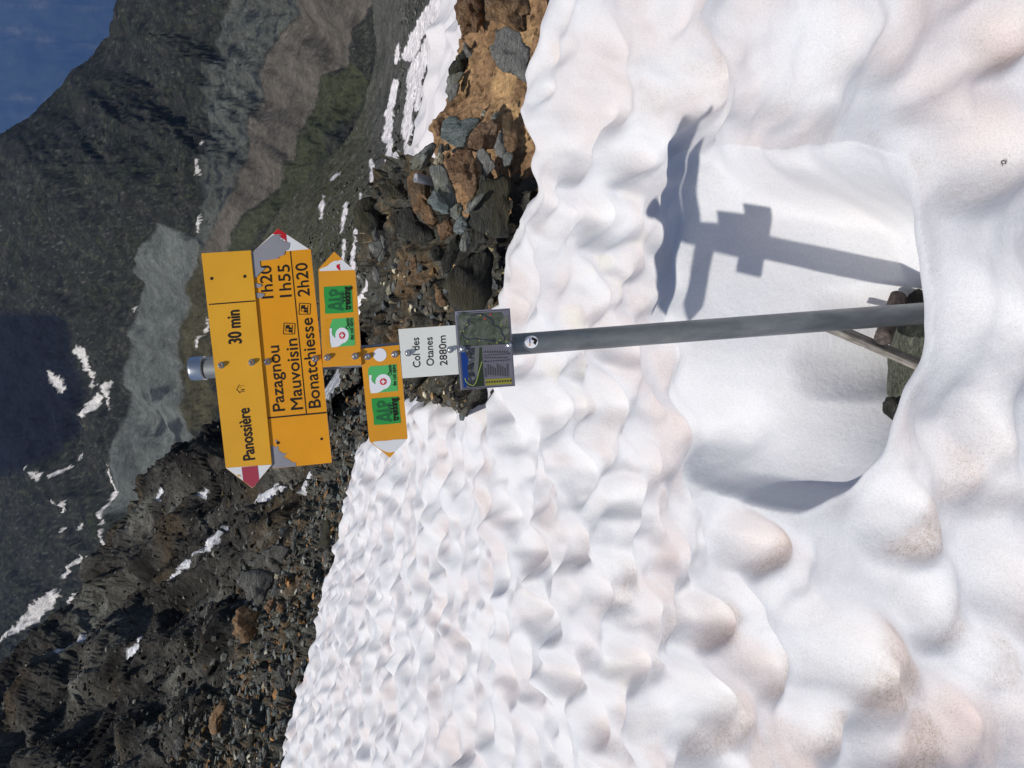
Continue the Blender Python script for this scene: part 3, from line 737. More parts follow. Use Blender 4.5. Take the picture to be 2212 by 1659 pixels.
# --- the far side of the valley
def fv_col(p, X, Y, d, T):
    q = FPOS(X, Y)
    n = fbm(q * np.array([.6, 2.5, 1]), 5, .6)
    c = np.tile(lin((50, 60, 50)), (len(p), 1))
    c = mixc(c, lin((112, 108, 96)), ss(.05, .45, n))
    c = mixc(c, lin((30, 38, 34)), ss(.05, .4, fbm(q * 2 + 7, 4)))
    return c
def fv_disp(p, X, Y, d, T):
    q = FPOS(X, Y)
    return d * (.03 * fbm(q * np.array([.4, 1.5, 1]), 4, .55))
Ys = np.linspace(-300, 1300, 260)
sheet('far_mountains', Ys, [(-30, -300), (-30, 0), (-40, 400), (-60, 1300)], [(420, -300), (420, 1300)], lambda T, X, Y: 15000 + 900 * T, 120, terrain_material('far_mountain_ground', [.004, .02], .5, .5, 40), fv_disp, fv_col, (3, .2, .3))

# ------------------------------------------------------------------ loose stones too many to count
def scatter(name, grid, nm, n, s0, s1, pal, wts, flat, seed, label, rows=(0.0, 1.0), pw=2.2, embed=.25, XY=None, avoid=None):
    r_ = np.random.default_rng(seed)
    nr, nc = grid.shape[:2]
    i = r_.uniform(rows[0] * (nr - 7), rows[1] * (nr - 7), n); j = r_.uniform(0, nc - 1.01, n)
    if avoid is not None:
        xx, yy = XY[0][i.astype(int), j.astype(int)], XY[1][i.astype(int), j.astype(int)]
        ok = ~avoid(xx, yy); i = i[ok]; j = j[ok]; n = len(i)
    p = grid[i.astype(int), j.astype(int)] + (grid[np.minimum(i.astype(int) + 1, nr - 1), j.astype(int)] - grid[i.astype(int), j.astype(int)]) * (i % 1)[:, None]
    nn = nm[i.astype(int), j.astype(int)]
    bm = bmesh.new(); bmesh.ops.create_icosphere(bm, subdivisions=1, radius=1.0)
    bv = np.array([v.co[:] for v in bm.verts]); bf = np.array([[v.index for v in f.verts] for f in bm.faces]); bm.free()
    bv = bv[None] * r_.uniform(.55, 1.25, (n, len(bv), 1))
    sz = s0 + (s1 - s0) * r_.random(n) ** pw
    sc = np.stack([np.ones(n), r_.uniform(.5, 1, n), r_.uniform(flat[0], flat[1], n)], 1)
    a = r_.normal(size=(n, 3)); z = nn * .0 + np.array([0, 0, 1.0]) + nn * .5 + r_.normal(size=(n, 3)) * .35
    z /= np.linalg.norm(z, axis=1)[:, None]; x = a - z * (a * z).sum(1)[:, None]; x /= np.linalg.norm(x, axis=1)[:, None]; y = np.cross(z, x)
    v = bv * sc[:, None] * sz[:, None, None] * .5
    w = v[:, :, 0:1] * x[:, None] + v[:, :, 1:2] * y[:, None] + v[:, :, 2:3] * z[:, None] + p[:, None] + nn[:, None] * (sz * sc[:, 2] * (.5 - embed))[:, None, None]
    c = np.array([lin(q) for q in pal])[r_.choice(len(pal), n, p=np.array(wts) / sum(wts))] * r_.uniform(.7, 1.3, (n, 1))
    f = bf[None] + (np.arange(n) * bv.shape[1])[:, None, None]
    me = fast_mesh(name, w.reshape(-1, 3), f.reshape(-1, 3), False, np.repeat(c, bv.shape[1], 0))
    return new_obj(name, me, M['loose'], kind='stuff', label=label)
M['loose'] = terrain_material('loose_stone', [9, 40], .4, 0, 0)
scatter('slate_rubble', SLP, SLN, 7500, .03, .24, [(112, 112, 106), (74, 72, 68), (142, 108, 72), (168, 164, 150), (98, 104, 102), (116, 88, 62)], [6, 3, 2.2, 1.2, 4, 1.2], (.15, .5), 5, 'countless grey and ochre slate pieces on the slope behind the snow')
scatter('ridge_rubble', RDP, RDN, 9000, .07, .42, [(98, 98, 92), (66, 64, 60), (128, 126, 116), (54, 50, 46), (86, 76, 60)], [4, 4, 1.2, 3, 1], (.3, .8), 6, 'countless dark grey blocks on the ridge', (0, .95), 3.0, XY=(RDX, RDY), avoid=lambda x, y: np.any([inpoly(x, y, q) | (polydist(x, y, q) < 3) for q in RS], 0))
scatter('scree_rubble', SCP, SCN, 6000, .04, .36, [(96, 95, 90), (72, 72, 68), (120, 118, 112), (60, 60, 52)], [4, 3, 1, 2], (.3, .8), 7, 'countless grey scree stones in the basin', (0, .7), 3.0, XY=(SCX, SCY), avoid=lambda x, y: np.any([polydist(x, y, q, False) < w * .9 + 2 for q, w in STR], 0))
scatter('outcrop_rubble', OCP, OCN, 900, .015, .09, [(96, 92, 82), (70, 68, 64), (140, 114, 80), (196, 186, 160), (88, 92, 92)], [4, 4, 1, 1, 3], (.2, .7), 8, 'small stone chips lying on the dark outcrop', (.1, .98), 2.5, XY=(OCX, OCY), avoid=lambda x, y: (y < 560) & (x > 840))

# ------------------------------------------------------------------ air of the valley
hz = mat('haze_air'); nt_ = hz.node_tree; nt_.nodes.remove(nt_.nodes['Principled BSDF'])
pv = nt_.nodes.new('ShaderNodeVolumePrincipled')
pv.inputs['Color'].default_value = (.22, .43, 1.0, 1); pv.inputs['Density'].default_value = HAZE
nt_.links.new(pv.outputs[0], nt_.nodes['Material Output'].inputs['Volume'])
bx = [(-14000, -60, -5000), (14000, -60, -5000), (14000, 18000, -5000), (-14000, 18000, -5000), (-14000, -60, 5600), (14000, -60, 5600), (14000, 18000, 5600), (-14000, 18000, 5600)]
new_obj('haze', py_mesh('haze', bx, [(3, 2, 1, 0), (4, 5, 6, 7), (0, 1, 5, 4), (1, 2, 6, 5), (2, 3, 7, 6), (3, 0, 4, 7)]), hz, kind='stuff', label='thin blue haze in the valley air')

# ------------------------------------------------------------------ the signpost: pole and boards lean back together
root = bpy.data.objects.new('signpost', None)
col.objects.link(root)
# local axes: x along the boards, z up the pole, y away from the viewer
TOPP = P(430, 1659 - 863, POLE_D)
zax = TOPP - foot; zax /= np.linalg.norm(zax)
yax = FW - zax * (FW @ zax); yax /= np.linalg.norm(yax)
xax = np.cross(yax, zax)
RM = Matrix([[xax[0], yax[0], zax[0], foot[0]], [xax[1], yax[1], zax[1], foot[1]], [xax[2], yax[2], zax[2], foot[2]], [0, 0, 0, 1]])
root.matrix_world = RM
RI = np.array(RM.inverted())
root['label'] = 'leaning grey metal hiking signpost carrying yellow direction boards in the snow'
root['category'] = 'signpost'

def loc(p):
    p = np.asarray(p, float)
    return p @ RI[:3, :3].T + RI[:3, 3]

def wear_material(name, base, rough=.45, dark=.85, scale=40):
    mt = mat(name, base, rough, 0, .35); t = NT(mt); c = t.ocoord()
    n = t.noise(c, scale, 6, .65); n2 = t.noise(c, 6, 3, .5)
    d = tuple(np.array(base) * dark)
    t.l(t.mix(t.mix(base, d, t.ramp(n2, [(.35, (0, 0, 0)), (.7, (1, 1, 1))])), d, t.math('MULTIPLY', n, .35)), t.b.inputs['Base Color'])
    return mt

C = {}
C['yellow'] = wear_material('yellow_enamel', (.84, .42, .025), .42, .86)
C['amber'] = wear_material('amber_enamel', (.86, .36, .010), .42, .86)
C['ochre'] = wear_material('orange_enamel', (.80, .35, .022), .42, .86)
C['white'] = wear_material('white_paint', (.80, .80, .82), .45, .94)
C['cream'] = wear_material('plate_white', (.80, .81, .77), .4, .96)
C['black'] = mat('black_print', (.016, .011, .008), .5)
C['red'] = wear_material('red_paint', (.60, .016, .028), .4, .8)
C['faded_red'] = wear_material('faded_red_paint', (.44, .045, .085), .45, .75)
C['bare'] = wear_material('bare_aluminium', (.32, .32, .36), .5, .75, 30)
C['lime'] = wear_material('light_green_sticker', (.10, .50, .15), .4, .92)
C['green'] = wear_material('green_sticker', (.035, .34, .065), .4, .9)
C['dkgreen'] = mat('dark_green_print', (.018, .14, .045), .5)
C['sred'] = mat('red_print', (.66, .035, .045), .5)
C['swhite'] = mat('white_print', (.82, .83, .88), .5)
mt = mat('bolt_steel', (.55, .55, .56), .25, 1.0); C['steel'] = mt
mt = mat('galvanised_pole', (.17, .19, .205), .42, .55, .4); t = NT(mt)
c = t.ocoord((1, 1, .25)); n = t.noise(c, 38, 6, .65); n2 = t.noise(t.ocoord((1, 1, .5)), 9, 4, .6, .8); n3 = t.noise(t.ocoord((3, 3, .12)), 60, 3, .6)
bs = t.mix(t.ramp(n2, [(.35, (.18, .195, .205)), (.5, (.235, .25, .26)), (.68, (.30, .31, .315))]), t.ramp(n, [(.33, (.82, .82, .82)), (.55, (1, 1, 1))]), 1.0, 'MULTIPLY')
bs = t.mix(bs, (.05, .05, .05), t.ramp(n3, [(.66, (0, 0, 0)), (.74, (.8, .8, .8))]))
t.l(bs, t.b.inputs['Base Color']); t.l(t.ramp(n, [(.3, (.55, .55, .55)), (.7, (.32, .32, .32))]), t.b.inputs['Roughness']); t.bump(n, .15, .002)
C['pole'] = mt
mt = mat('pole_cap_metal', (.50, .53, .57), .28, .9); C['cap'] = mt

def lathe(name, prof, seg, mt, parent, centre=(0, 0, 0), axis='z', **kw):
    vs_, fs_ = [], []
    for r, h in prof:
        for k in range(seg):
            a = 2 * math.pi * k / seg
            if axis == 'z': vs_.append((centre[0] + r * math.cos(a), centre[1] + r * math.sin(a), centre[2] + h))
            else: vs_.append((centre[0] + r * math.cos(a), centre[1] - h, centre[2] + r * math.sin(a)))
    n = len(prof)
    for i in range(n - 1):
        for k in range(seg):
            q = (i * seg + k, i * seg + (k + 1) % seg, (i + 1) * seg + (k + 1) % seg, (i + 1) * seg + k)
            fs_.append(q if axis == 'z' else q)
    fs_.append(tuple(range((n - 1) * seg, n * seg))); fs_.append(tuple(reversed(range(seg))))
    me = py_mesh(name, vs_, fs_)
    for p in me.polygons: p.use_smooth = len(p.vertices) == 4 and seg > 8
    bm = bmesh.new(); bm.from_mesh(me); bmesh.ops.recalc_face_normals(bm, faces=bm.faces); bm.to_mesh(me); bm.free()
    return new_obj(name, me, mt, parent, **kw)

HT = float(np.linalg.norm(TOPP - foot))
PR = .0297
pole = lathe('pole', [(PR, -.45), (PR, HT * .3), (PR, HT * .6), (PR, HT)], 40, C['pole'], root)
lathe('pole_cap', [(PR + .0032, HT - .017), (PR + .0036, HT - .014), (PR + .0038, HT + .014), (PR + .002, HT + .021), (PR * .75, HT + .025), (PR * .2, HT + .027)], 36, C['cap'], pole)

S2 = lambda pts: zmap((0, 0, 1.0), pts)                 # source pixels -> picture units
ZA = (600, 700, 3.859); ZB_ = (600, 1100, 3.607); ZC = (1000, 780, 4.147); ZD = (1100, 1080, 4.148); ZE = (1240, 960, 4.254)

def plane_pts(px, d):
    px = np.asarray(px, float)
    return loc(P(px[:, 0], px[:, 1], np.full(len(px), d)))

def poly(name, px, d, mt, parent, thick=0.0, **kw):
    """a flat piece with the given outline; thick gives a plate with real edges"""
    f = plane_pts(px, d)
    n = len(f)
    if thick:
        b = f + np.array([0, thick, 0])
        vs_ = list(f) + list(b)
        fs_ = [tuple(range(n)), tuple(reversed(range(n, 2 * n)))] + [(i, i + n, (i + 1) % n + n, (i + 1) % n) for i in range(n)]
    else:
        vs_ = list(f); fs_ = [tuple(range(n))]
    me = py_mesh(name, vs_, fs_)
    bm = bmesh.new(); bm.from_mesh(me)
    if thick: bmesh.ops.recalc_face_normals(bm, faces=bm.faces)
    else:
        for fc in bm.faces:
            fc.normal_update()
            if fc.normal.y > 0: fc.normal_flip()
    bmesh.ops.triangulate(bm, faces=[fc for fc in bm.faces if len(fc.verts) > 4])
    bm.to_mesh(me); bm.free()
    return new_obj(name, me, mt, parent, **kw)

def frame_of(px0, px1, d):
    a, b = plane_pts([px0, px1], d)
    u = b - a; ln = np.linalg.norm(u); u /= ln
    w = np.array([0.0, -1.0, 0.0]); v = np.cross(w, u); v = -v if v[2] < 0 else v
    return a, u, v / np.linalg.norm(v), ln

def strips(name, lines, d, mt, parent, **kw):
    """thin printed lines; lines = (list of points, width in picture units)"""
    vs_, fs_ = [], []
    for pts, w in lines:
        q = np.asarray(pts, float)
        tg = np.gradient(q, axis=0) if len(q) > 2 else np.tile(q[1] - q[0], (2, 1))
        nn = np.stack([-tg[:, 1], tg[:, 0]], 1); nn /= np.linalg.norm(nn, axis=1)[:, None] + 1e-9
        A = plane_pts(q + nn * w / 2, d); B = plane_pts(q - nn * w / 2, d); k = len(vs_)
        vs_ += list(A) + list(B); n = len(q)
        fs_ += [(k + i, k + i + 1, k + n + i + 1, k + n + i) for i in range(n - 1)]
    return new_obj(name, py_mesh(name, vs_, fs_), mt, parent, **kw)

dg = None
def glyphs(body, bold=0.0, spacing=1.0):
    cu = bpy.data.curves.new('lettering', 'FONT'); cu.body = body; cu.offset = bold; cu.resolution_u = 6; cu.space_character = spacing
    ob = bpy.data.objects.new('lettering', cu); col.objects.link(ob)
    bpy.context.view_layer.update()
    e = ob.evaluated_get(bpy.context.evaluated_depsgraph_get()); me = e.to_mesh()
    v = np.array([x.co[:2] for x in me.vertices]); f = [tuple(p.vertices) for p in me.polygons]
    e.to_mesh_clear(); bpy.data.objects.remove(ob); bpy.data.curves.remove(cu)
    return v, f

def text(name, body, p0, p1, cap, d, mt, parent, bold=0.0, spacing=1.0):
    """lettering from baseline start p0 to baseline end p1, cap height in picture units; bold thickens the strokes"""
    v, f = glyphs(body, 0.0, spacing)
    hv, _ = glyphs('H', 0.0)
    hh = hv[:, 1].max() - hv[:, 1].min()
    a, u, w, ln = frame_of(p0, p1, d)
    x = (v[:, 0] - v[:, 0].min()) / (v[:, 0].max() - v[:, 0].min()) * ln
    y = v[:, 1] / hh * cap * d / F
    q0 = a + x[:, None] * u + y[:, None] * w
    sc__ = cap * d / F / hh
    qs, fq = [], []
    for k, (ox, oy) in enumerate([(0, 0)] if not bold else [(-bold, 0), (bold, 0), (0, bold * .6), (0, -bold * .6)] + ([(-bold * .5, 0), (bold * .5, 0)] if bold > .02 else [])):
        fq += [tuple(i + len(q0) * k for i in t_) for t_ in f]
        qs.append(q0 + u * ox * sc__ + w * oy * sc__ + np.array([0, -.00004 * k, 0]))
    return new_obj(name, py_mesh(name, np.concatenate(qs), fq), mt, parent)

def disc(name, z, cx, cy, r, d, mt, parent, seg=28, squash=1.0):
    return poly(name, zmap(z, [(cx + r * squash * math.cos(2 * math.pi * k / seg), cy + r * math.sin(2 * math.pi * k / seg)) for k in range(seg)]), d, mt, parent)

bolt_mesh = None
def bolt(sx, sy, d, parent):
    """domed hexagon bolt with its washer, standing off the board"""
    p = plane_pts(S2([(sx, sy)]), d)[0]
    global bolt_mesh
    if bolt_mesh is None:
        o_ = lathe('bolt', [(.0092, -.0005), (.0092, .0012), (.0090, .0014)], 20, C['steel'], parent, (0, 0, 0), 'y')
        bm = bmesh.new(); bm.from_mesh(o_.data)
        prof = [(.0070, .0014), (.0070, .0078), (.0062, .0088), (.0046, .0110), (.0022, .0124)]
        rows = []
        for r, h in prof:
            rows.append([bm.verts.new((r * math.cos(math.pi * k / 3 + .3), -h, r * math.sin(math.pi * k / 3 + .3))) for k in range(6)])
        for i in range(len(rows) - 1):
            for k in range(6): bm.faces.new((rows[i][k], rows[i][(k + 1) % 6], rows[i + 1][(k + 1) % 6], rows[i + 1][k]))
        bm.faces.new(rows[-1])
        bmesh.ops.recalc_face_normals(bm, faces=bm.faces)
        bm.to_mesh(o_.data); bm.free(); bolt_mesh = o_.data
    else:
        o_ = bpy.data.objects.new('bolt', bolt_mesh); col.objects.link(o_); o_.parent = parent
    o_.location = p
    return o_

def hole(z, x, y, r, d, parent):
    return disc('bolt_hole', z, x, y, r, d, C['black'], parent, 16)

EP = .0006
# --- first board
d1 = 2.318
b1 = poly('direction_board', S2([(641.5, 807.5), (799, 798), (866, 1480), (720, 1492)]) [:0] + S2([(641.5, 807.5), (799, 798), (866, 1480), (804.6, 1556), (719.8, 1492)]), d1, C['yellow'], root, .004, label='pale yellow board with condensed lettering and a hut symbol')
poly('arrow_tip', S2([(865.5, 1481), (804.6, 1555), (720.5, 1491.5)]), d1 - EP, C['white'], b1)
poly('arrow_band', zmap(ZB_, [(612, 1405), (797, 1388), (815, 1555), (740, 1640), (632, 1562)]), d1 - 2 * EP, C['faded_red'], b1)
poly('chipped_paint', zmap(ZB_, [(555, 1505), (570, 1490), (590, 1493), (612, 1512)]), d1 - 2 * EP, C['yellow'], b1)
text('lettering', 'Panossière', *zmap(ZB_, [(766, 1312), (699, 723)]), 25, d1 - EP, C['black'], b1, .026, 1.0)
text('lettering', '30 min', *zmap(ZA, [(655, 1518), (626, 1113)]), 27.5, d1 - EP, C['black'], b1, .028, 1.0)
strips('printed_line', [(zmap(ZA, [(285, 1042), (821, 1000)]), 2.6), (zmap(ZA, [(255, 1046), (277, 1041)]), 2.8)], d1 - EP, C['black'], b1)
hs = lambda *q: zmap(ZB_, q)
strips('hut_symbol', [(hs((597, 553), (556, 510)), 1.2), (hs((556, 510), (588, 456)), 1.2), (hs((580, 540), (648, 534)), 1.2), (hs((606, 517), (645, 512)), 2.4), (hs((592, 490), (600, 489)), 1.6), (hs((600, 470), (612, 469)), 1.0), (hs((624, 468), (638, 467)), 1.0), (hs((588, 456), (592, 462)), 1.0)], d1 - EP, C['black'], b1)
for s in ((704.8, 1164.6), (801.8, 1155.4)): bolt(*s, d1, b1)
hole(ZA, 288, 724, 20, d1 - EP, b1); hole(ZA, 695, 698, 20, d1 - EP, b1)

# --- second board
d2 = 2.323
b2 = poly('direction_board', zmap(ZA, [(768, 424), (1105, 110), (1490, 362), (1506, 372)]) + zmap(ZB_, [(1648, 1352), (970, 1420)]), d2, C['amber'], root, .004, label='orange board with three place names and peeled grey corners')
poly('arrow_tip', zmap(ZA, [(772, 421), (1105, 113), (1486, 363), (1255, 383)]), d2 - EP, C['white'], b2)
poly('arrow_band', zmap(ZA, [(1040, 172), (1105, 113), (1204, 177), (1211, 280), (1180, 240), (1110, 215)]), d2 - 2 * EP, C['red'], b2)
for q in ([(772, 428), (835, 363), (1035, 195), (1075, 184), (1105, 178), (1152, 184), (1112, 198), (1148, 214), (1112, 246), (1180, 235), (1150, 258), (1203, 275), (1250, 290), (1240, 345), (1222, 375), (1192, 385), (1180, 435), (1110, 460), (1105, 480), (1000, 495), (880, 510), (885, 560), (895, 590), (950, 597), (918, 630), (882, 655), (850, 700), (812, 728), (790, 560)],
          [(815, 785), (880, 790), (910, 810), (888, 835), (820, 835)], [(826, 902), (900, 905), (942, 916), (910, 960), (836, 965)]):
    poly('peeled_patch', zmap(ZA, q), d2 - 3 * EP, C['bare'], b2)
for q in ([(946, 1152), (985, 1160), (1000, 1180), (1020, 1160), (1035, 1165), (1040, 1210), (1090, 1245), (1132, 1245), (1098, 1290), (1150, 1312), (1200, 1350), (1236, 1350), (1240, 1392), (970, 1416)], [(998, 1090), (1012, 1085), (1030, 1108), (1008, 1120)]):
    poly('peeled_patch', zmap(ZB_, q), d2 - EP, C['bare'], b2)
two = lambda za, a, zb, b: (zmap(za, [a])[0], zmap(zb, [b])[0])
text('lettering', 'Pazagnou', *two(ZB_, (1110, 752), ZA, (1112, 1548)), 25.5, d2 - EP, C['black'], b2, .012)
text('lettering', 'Mauvoisin', *two(ZB_, (1318, 735), ZA, (1335, 1463)), 25.5, d2 - EP, C['black'], b2, .012)
text('lettering', 'Bonatchiesse', *two(ZB_, (1522, 714), ZA, (1524, 1206)), 25.5, d2 - EP, C['black'], b2, .012)
text('lettering', '1h20', *zmap(ZA, [(1045, 962), (1015, 562)]), 25, d2 - EP, C['black'], b2, .012)
text('lettering', '1h55', *zmap(ZA, [(1270, 945), (1240, 552)]), 25, d2 - EP, C['black'], b2, .012)
text('lettering', '2h20', *zmap(ZA, [(1492, 937), (1458, 530)]), 25, d2 - EP, C['black'], b2, .012)
strips('printed_line', [(list(two(ZB_, (1358, 790), ZA, (1255, 387))), 2.0), (zmap(ZB_, [(915, 838), (1592, 775)]), 3.2)], d2 - EP, C['black'], b2)
def bus(cx, cy):
    """post bus pictogram: box with a bus side, wheel and stop"""
    k = lambda x, y: zmap(ZA, [(cx + x - .085 * y, cy + y + .06 * x)])[0]
    fr = [k(-70, -66), k(66, -66), k(70, 62), k(-66, 70), k(-70, -66)]
    strips('bus_symbol', [([fr[i], fr[i + 1]], 1.5) for i in range(4)] + [([k(-45, -35), k(-42, 30)], 1.1), ([k(-42, 30), k(38, 30)], 1.1), ([k(38, 58), k(34, -48)], 1.4), ([k(-2, 44), k(-2, -46)], 1.3)], d2 - EP, C['black'], b2)
    poly('bus_symbol', [k(-40, 2), k(-40, -44), k(-6, -44), k(-2, 0)][::1], d2 - EP, C['black'], b2)
    poly('bus_symbol', [k(0, 44), k(0, 14), k(34, 14), k(34, 44)], d2 - EP, C['black'], b2)
    poly('bus_symbol', [k(2, 8), k(2, -16), k(28, -16), k(28, 8)], d2 - EP, C['black'], b2)
bus(1242, 1342); bus(1432, 1098)
for s in ((851.7, 1153.2), (1004.2, 1143.8)): bolt(*s, d2, b2)
hole(ZB_, 1030, 1125, 18, d2 - 2 * EP, b2); hole(ZB_, 1533, 1078, 16, d2 - EP, b2)

# --- the two small route boards
def sticker_alp(z, o, ux, uy, d, parent):
    """dark green square: o corner, ux along the words, uy across; block letters and a word under them"""
    k = lambda a, b: zmap(z, [(o[0] + ux[0] * a + uy[0] * b, o[1] + ux[1] * a + uy[1] * b)])[0]
    poly('green_sticker', [k(0, 0), k(.33, .012), k(.66, -.01), k(1, 0), k(1.0, .5), k(1, 1), k(.5, 1.0), k(0, 1), k(-.012, .5)], d - EP, C['green'], parent)
    # blocky A, L and P sharing a base
    for q in ([(.07, .64), (.22, .10), (.33, .12), (.44, .62), (.46, .70), (.33, .68), (.30, .60), (.19, .60), (.17, .69)], [(.46, .14), (.55, .16), (.57, .56), (.70, .58), (.72, .70), (.44, .68)], [(.62, .22), (.76, .16), (.90, .26), (.88, .44), (.76, .50), (.80, .70), (.68, .68)]):
        poly('block_letter', [k(a, b) for a, b in q], d - 2 * EP, C['dkgreen'], parent)
    for q in ([(.24, .38), (.30, .38), (.31, .50), (.21, .50)], [(.71, .30), (.81, .29), (.81, .37), (.73, .40)]):
        poly('letter_opening', [k(a, b) for a, b in q], d - 3 * EP, C['green'], parent)
    text('lettering', 'trekking', k(.10, .92), k(.95, .92), 15, d - 3 * EP, C['black'], parent, .03)

def sticker_six(z, o, ux, uy, d, parent, cut):
    k = lambda a, b: zmap(z, [(o[0] + ux[0] * a + uy[0] * b, o[1] + ux[1] * a + uy[1] * b)])[0]
    poly('light_green_sticker', [k(*q) for q in cut], d - EP, C['lime'], parent)
    cx, cy, r = .39, .486, .28
    pts = [(.0, .26), (.0, .02), (.2, -.015), (.45, -.02), (.68, -.01), (.665, .09), (.53, .065), (.43, .09), (.36, .15), (.31, .235)]
    for j in range(28):
        a = -1.83 + j * (4.95 / 27)
        pts.append((cx + r * math.cos(a), cy + r * math.sin(a)))
    pts += [(.05, .40)]
    poly('numeral_six', [k(*q) for q in pts], d - 2 * EP, C['swhite'], parent)
    poly('red_disc', [k(cx + .125 * math.cos(2 * math.pi * j / 24), cy + .125 * math.sin(2 * math.pi * j / 24)) for j in range(24)], d - 3 * EP, C['sred'], parent)
    for q in ([(-.075, -.025), (.075, -.025), (.075, .025), (-.075, .025)], [(-.025, -.075), (.025, -.075), (.025, .075), (-.025, .075)]):
        poly('cross_bar', [k(cx + a, cy + b) for a, b in q], d - (4 if q[0][0] < -.05 else 4.7) * EP, C['swhite'], parent)
    text('lettering', 'Chemin', k(.60, .815), k(.98, .815), 8.0, d - 2 * EP, C['black'], parent, .02)
    text('lettering', 'des cols alpins', k(.20, .955), k(.97, .955), 8.0, d - 2 * EP, C['black'], parent, .02)

d3 = 2.314
b3 = poly('route_board', zmap(ZC, [(60, 325), (268, 92), (545, 350), (631, 1590), (118, 1620)]), d3, C['ochre'], root, .012, label='small orange board pointing right with two green stickers')
poly('white_patch', zmap(ZC, [(78, 350), (76, 332), (90, 316), (185, 280), (205, 255), (250, 225), (285, 210), (320, 214), (340, 202), (380, 200), (430, 245), (530, 332)]), d3 - EP, C['white'], b3)
poly('red_paint_spot', zmap(ZC, [(298, 280), (308, 262), (348, 255), (342, 280), (352, 338), (335, 338), (300, 300)]), d3 - 2 * EP, C['red'], b3)
sticker_alp(ZC, (150, 914), (-18, -356), (368, -22), d3, b3)
sticker_six(ZC, (228, 1357), (-22, -372), (318, -26), d3, b3, [(0, 0), (0, 1), (1, 1), (1.0, .14), (.78, .02), (.40, .0), (.36, -.02), (.28, .03), (.26, -.02)])
poly('sticker_trace', zmap(ZC, [(148, 988), (250, 985), (215, 1070), (208, 1240), (226, 1352), (172, 1356)]), d3 - EP, wear_material('sun_faded_orange', (.78, .33, .012)), b3)
for s in ((1043.4, 1139.3), (1131.4, 1135.7)): bolt(*s, d3, b3)

d4 = 2.320
b4 = poly('route_board', zmap(ZD, [(200, 132), (713, 80), (824, 1305), (816, 1322), (592, 1572), (328, 1362), (318, 1340)]), d4, C['ochre'], root, .006, label='small orange board pointing left with two green stickers and a white tip')
poly('white_patch', zmap(ZD, [(366, 1378), (372, 1362), (440, 1352), (560, 1346), (650, 1332), (808, 1326), (800, 1352), (662, 1498), (625, 1494), (600, 1503), (560, 1500), (500, 1478), (430, 1436)]), d4 - EP, C['white'], b4)
sticker_six(ZD, (335, 722), (-20, -358), (362, -32), d4, b4, [(0, 0), (0, 1), (1, 1), (.985, .5), (1, .06), (.92, -.03), (.70, -.05), (.40, -.02), (.1, .0)])
sticker_alp(ZD, (382, 1140), (-34, -350), (356, -28), d4, b4)
disc('white_disc', ZD, 460, 212, 88, d4 - EP, C['swhite'], b4)
for s in ((1171.2, 1136.9), (1258, 1129.6)): bolt(*s, d4, b4)

# --- the place-name plate
d5 = 2.317
b5 = poly('place_name_plate', zmap(ZE, [(125, 380), (900, 325), (946, 990), (184, 1046)]), d5, C['cream'], root, .003, label='white plate with the name of the pass and its height')
text('lettering', 'Col des', *zmap(ZE, [(425, 895), (403, 493)]), 15.5, d5 - EP, C['black'], b5, .008)
text('lettering', 'Otanes', *zmap(ZE, [(608, 872), (584, 487)]), 15.5, d5 - EP, C['black'], b5, .008)
text('lettering', '2880m', *zmap(ZE, [(790, 868), (765, 465)]), 15.5, d5 - EP, C['black'], b5, .008)
for s in ((1300.6, 1125.7), (1434.6, 1114.7)): bolt(*s, d5, b5)

# --- the laminated map panel
d6 = 2.314
C['panel'] = wear_material('panel_grey', (.185, .175, .215), .3, .85)
C['rim'] = wear_material('panel_rim', (.26, .26, .31), .3, .85)
C['navyp'] = mat('navy_print', (.012, .014, .035), .35)
C['olive'] = mat('legend_yellow', (.30, .28, .035), .35)
C['rowp'] = mat('table_print', (.06, .055, .06), .4)
mt = mat('map_print', (.1, .11, .09), .32); t = NT(mt); c = t.ocoord()
n = t.noise(c, 42, 7, .7, 1.2); n2 = t.noise(c, 16, 5, .6, .8)
t.l(t.mix(t.ramp(n, [(.30, (.030, .036, .028)), (.47, (.085, .095, .075)), (.60, (.14, .145, .125)), (.75, (.25, .25, .24))]), t.ramp(n2, [(.4, (.75, .85, .70)), (.65, (1.1, 1.1, 1.1))]), 1.0, 'MULTIPLY'), t.b.inputs['Base Color'])
C['map'] = mt
mt = mat('photo_mountain', (.03, .035, .04), .32); t = NT(mt); c = t.ocoord(); n = t.noise(c, 90, 5, .7, .6)
t.l(t.ramp(n, [(.35, (.012, .013, .02)), (.55, (.06, .062, .07)), (.66, (.26, .26, .28))]), t.b.inputs['Base Color']); C['photom'] = mt
C['photosky'] = mat('photo_sky', (.012, .045, .22), .3)
C['photolake'] = mat('photo_lake', (.15, .155, .15), .3)
C['photogreen'] = wear_material('photo_green', (.045, .065, .03), .35, .5, 120)
b6 = poly('map_panel', zmap(ZE, [(890, 140), (1640, 95), (1710, 1150), (970, 1205)]), d6, C['rim'], root, .005, label='grey laminated map panel with a photograph and a table')
poly('panel_sheet', zmap(ZE, [(930, 165), (1622, 122), (1690, 1135), (1010, 1185)]), d6 - EP, C['panel'], b6)
strips('panel_line', [(zmap(ZE, [(1635, 115), (1703, 1145)]), .9), (zmap(ZE, [(920, 160), (1635, 112)]), .9), (zmap(ZE, [(1002, 1192), (1703, 1142)]), .9), (zmap(ZE, [(915, 190), (1000, 1195)]), .9)], d6 - 2 * EP, C['navyp'], b6)
poly('map_picture', zmap(ZE, [(930, 250), (945, 190), (1000, 140), (1080, 165), (1520, 148), (1560, 210), (1618, 190), (1645, 580), (965, 622)]), d6 - 2 * EP, C['map'], b6)
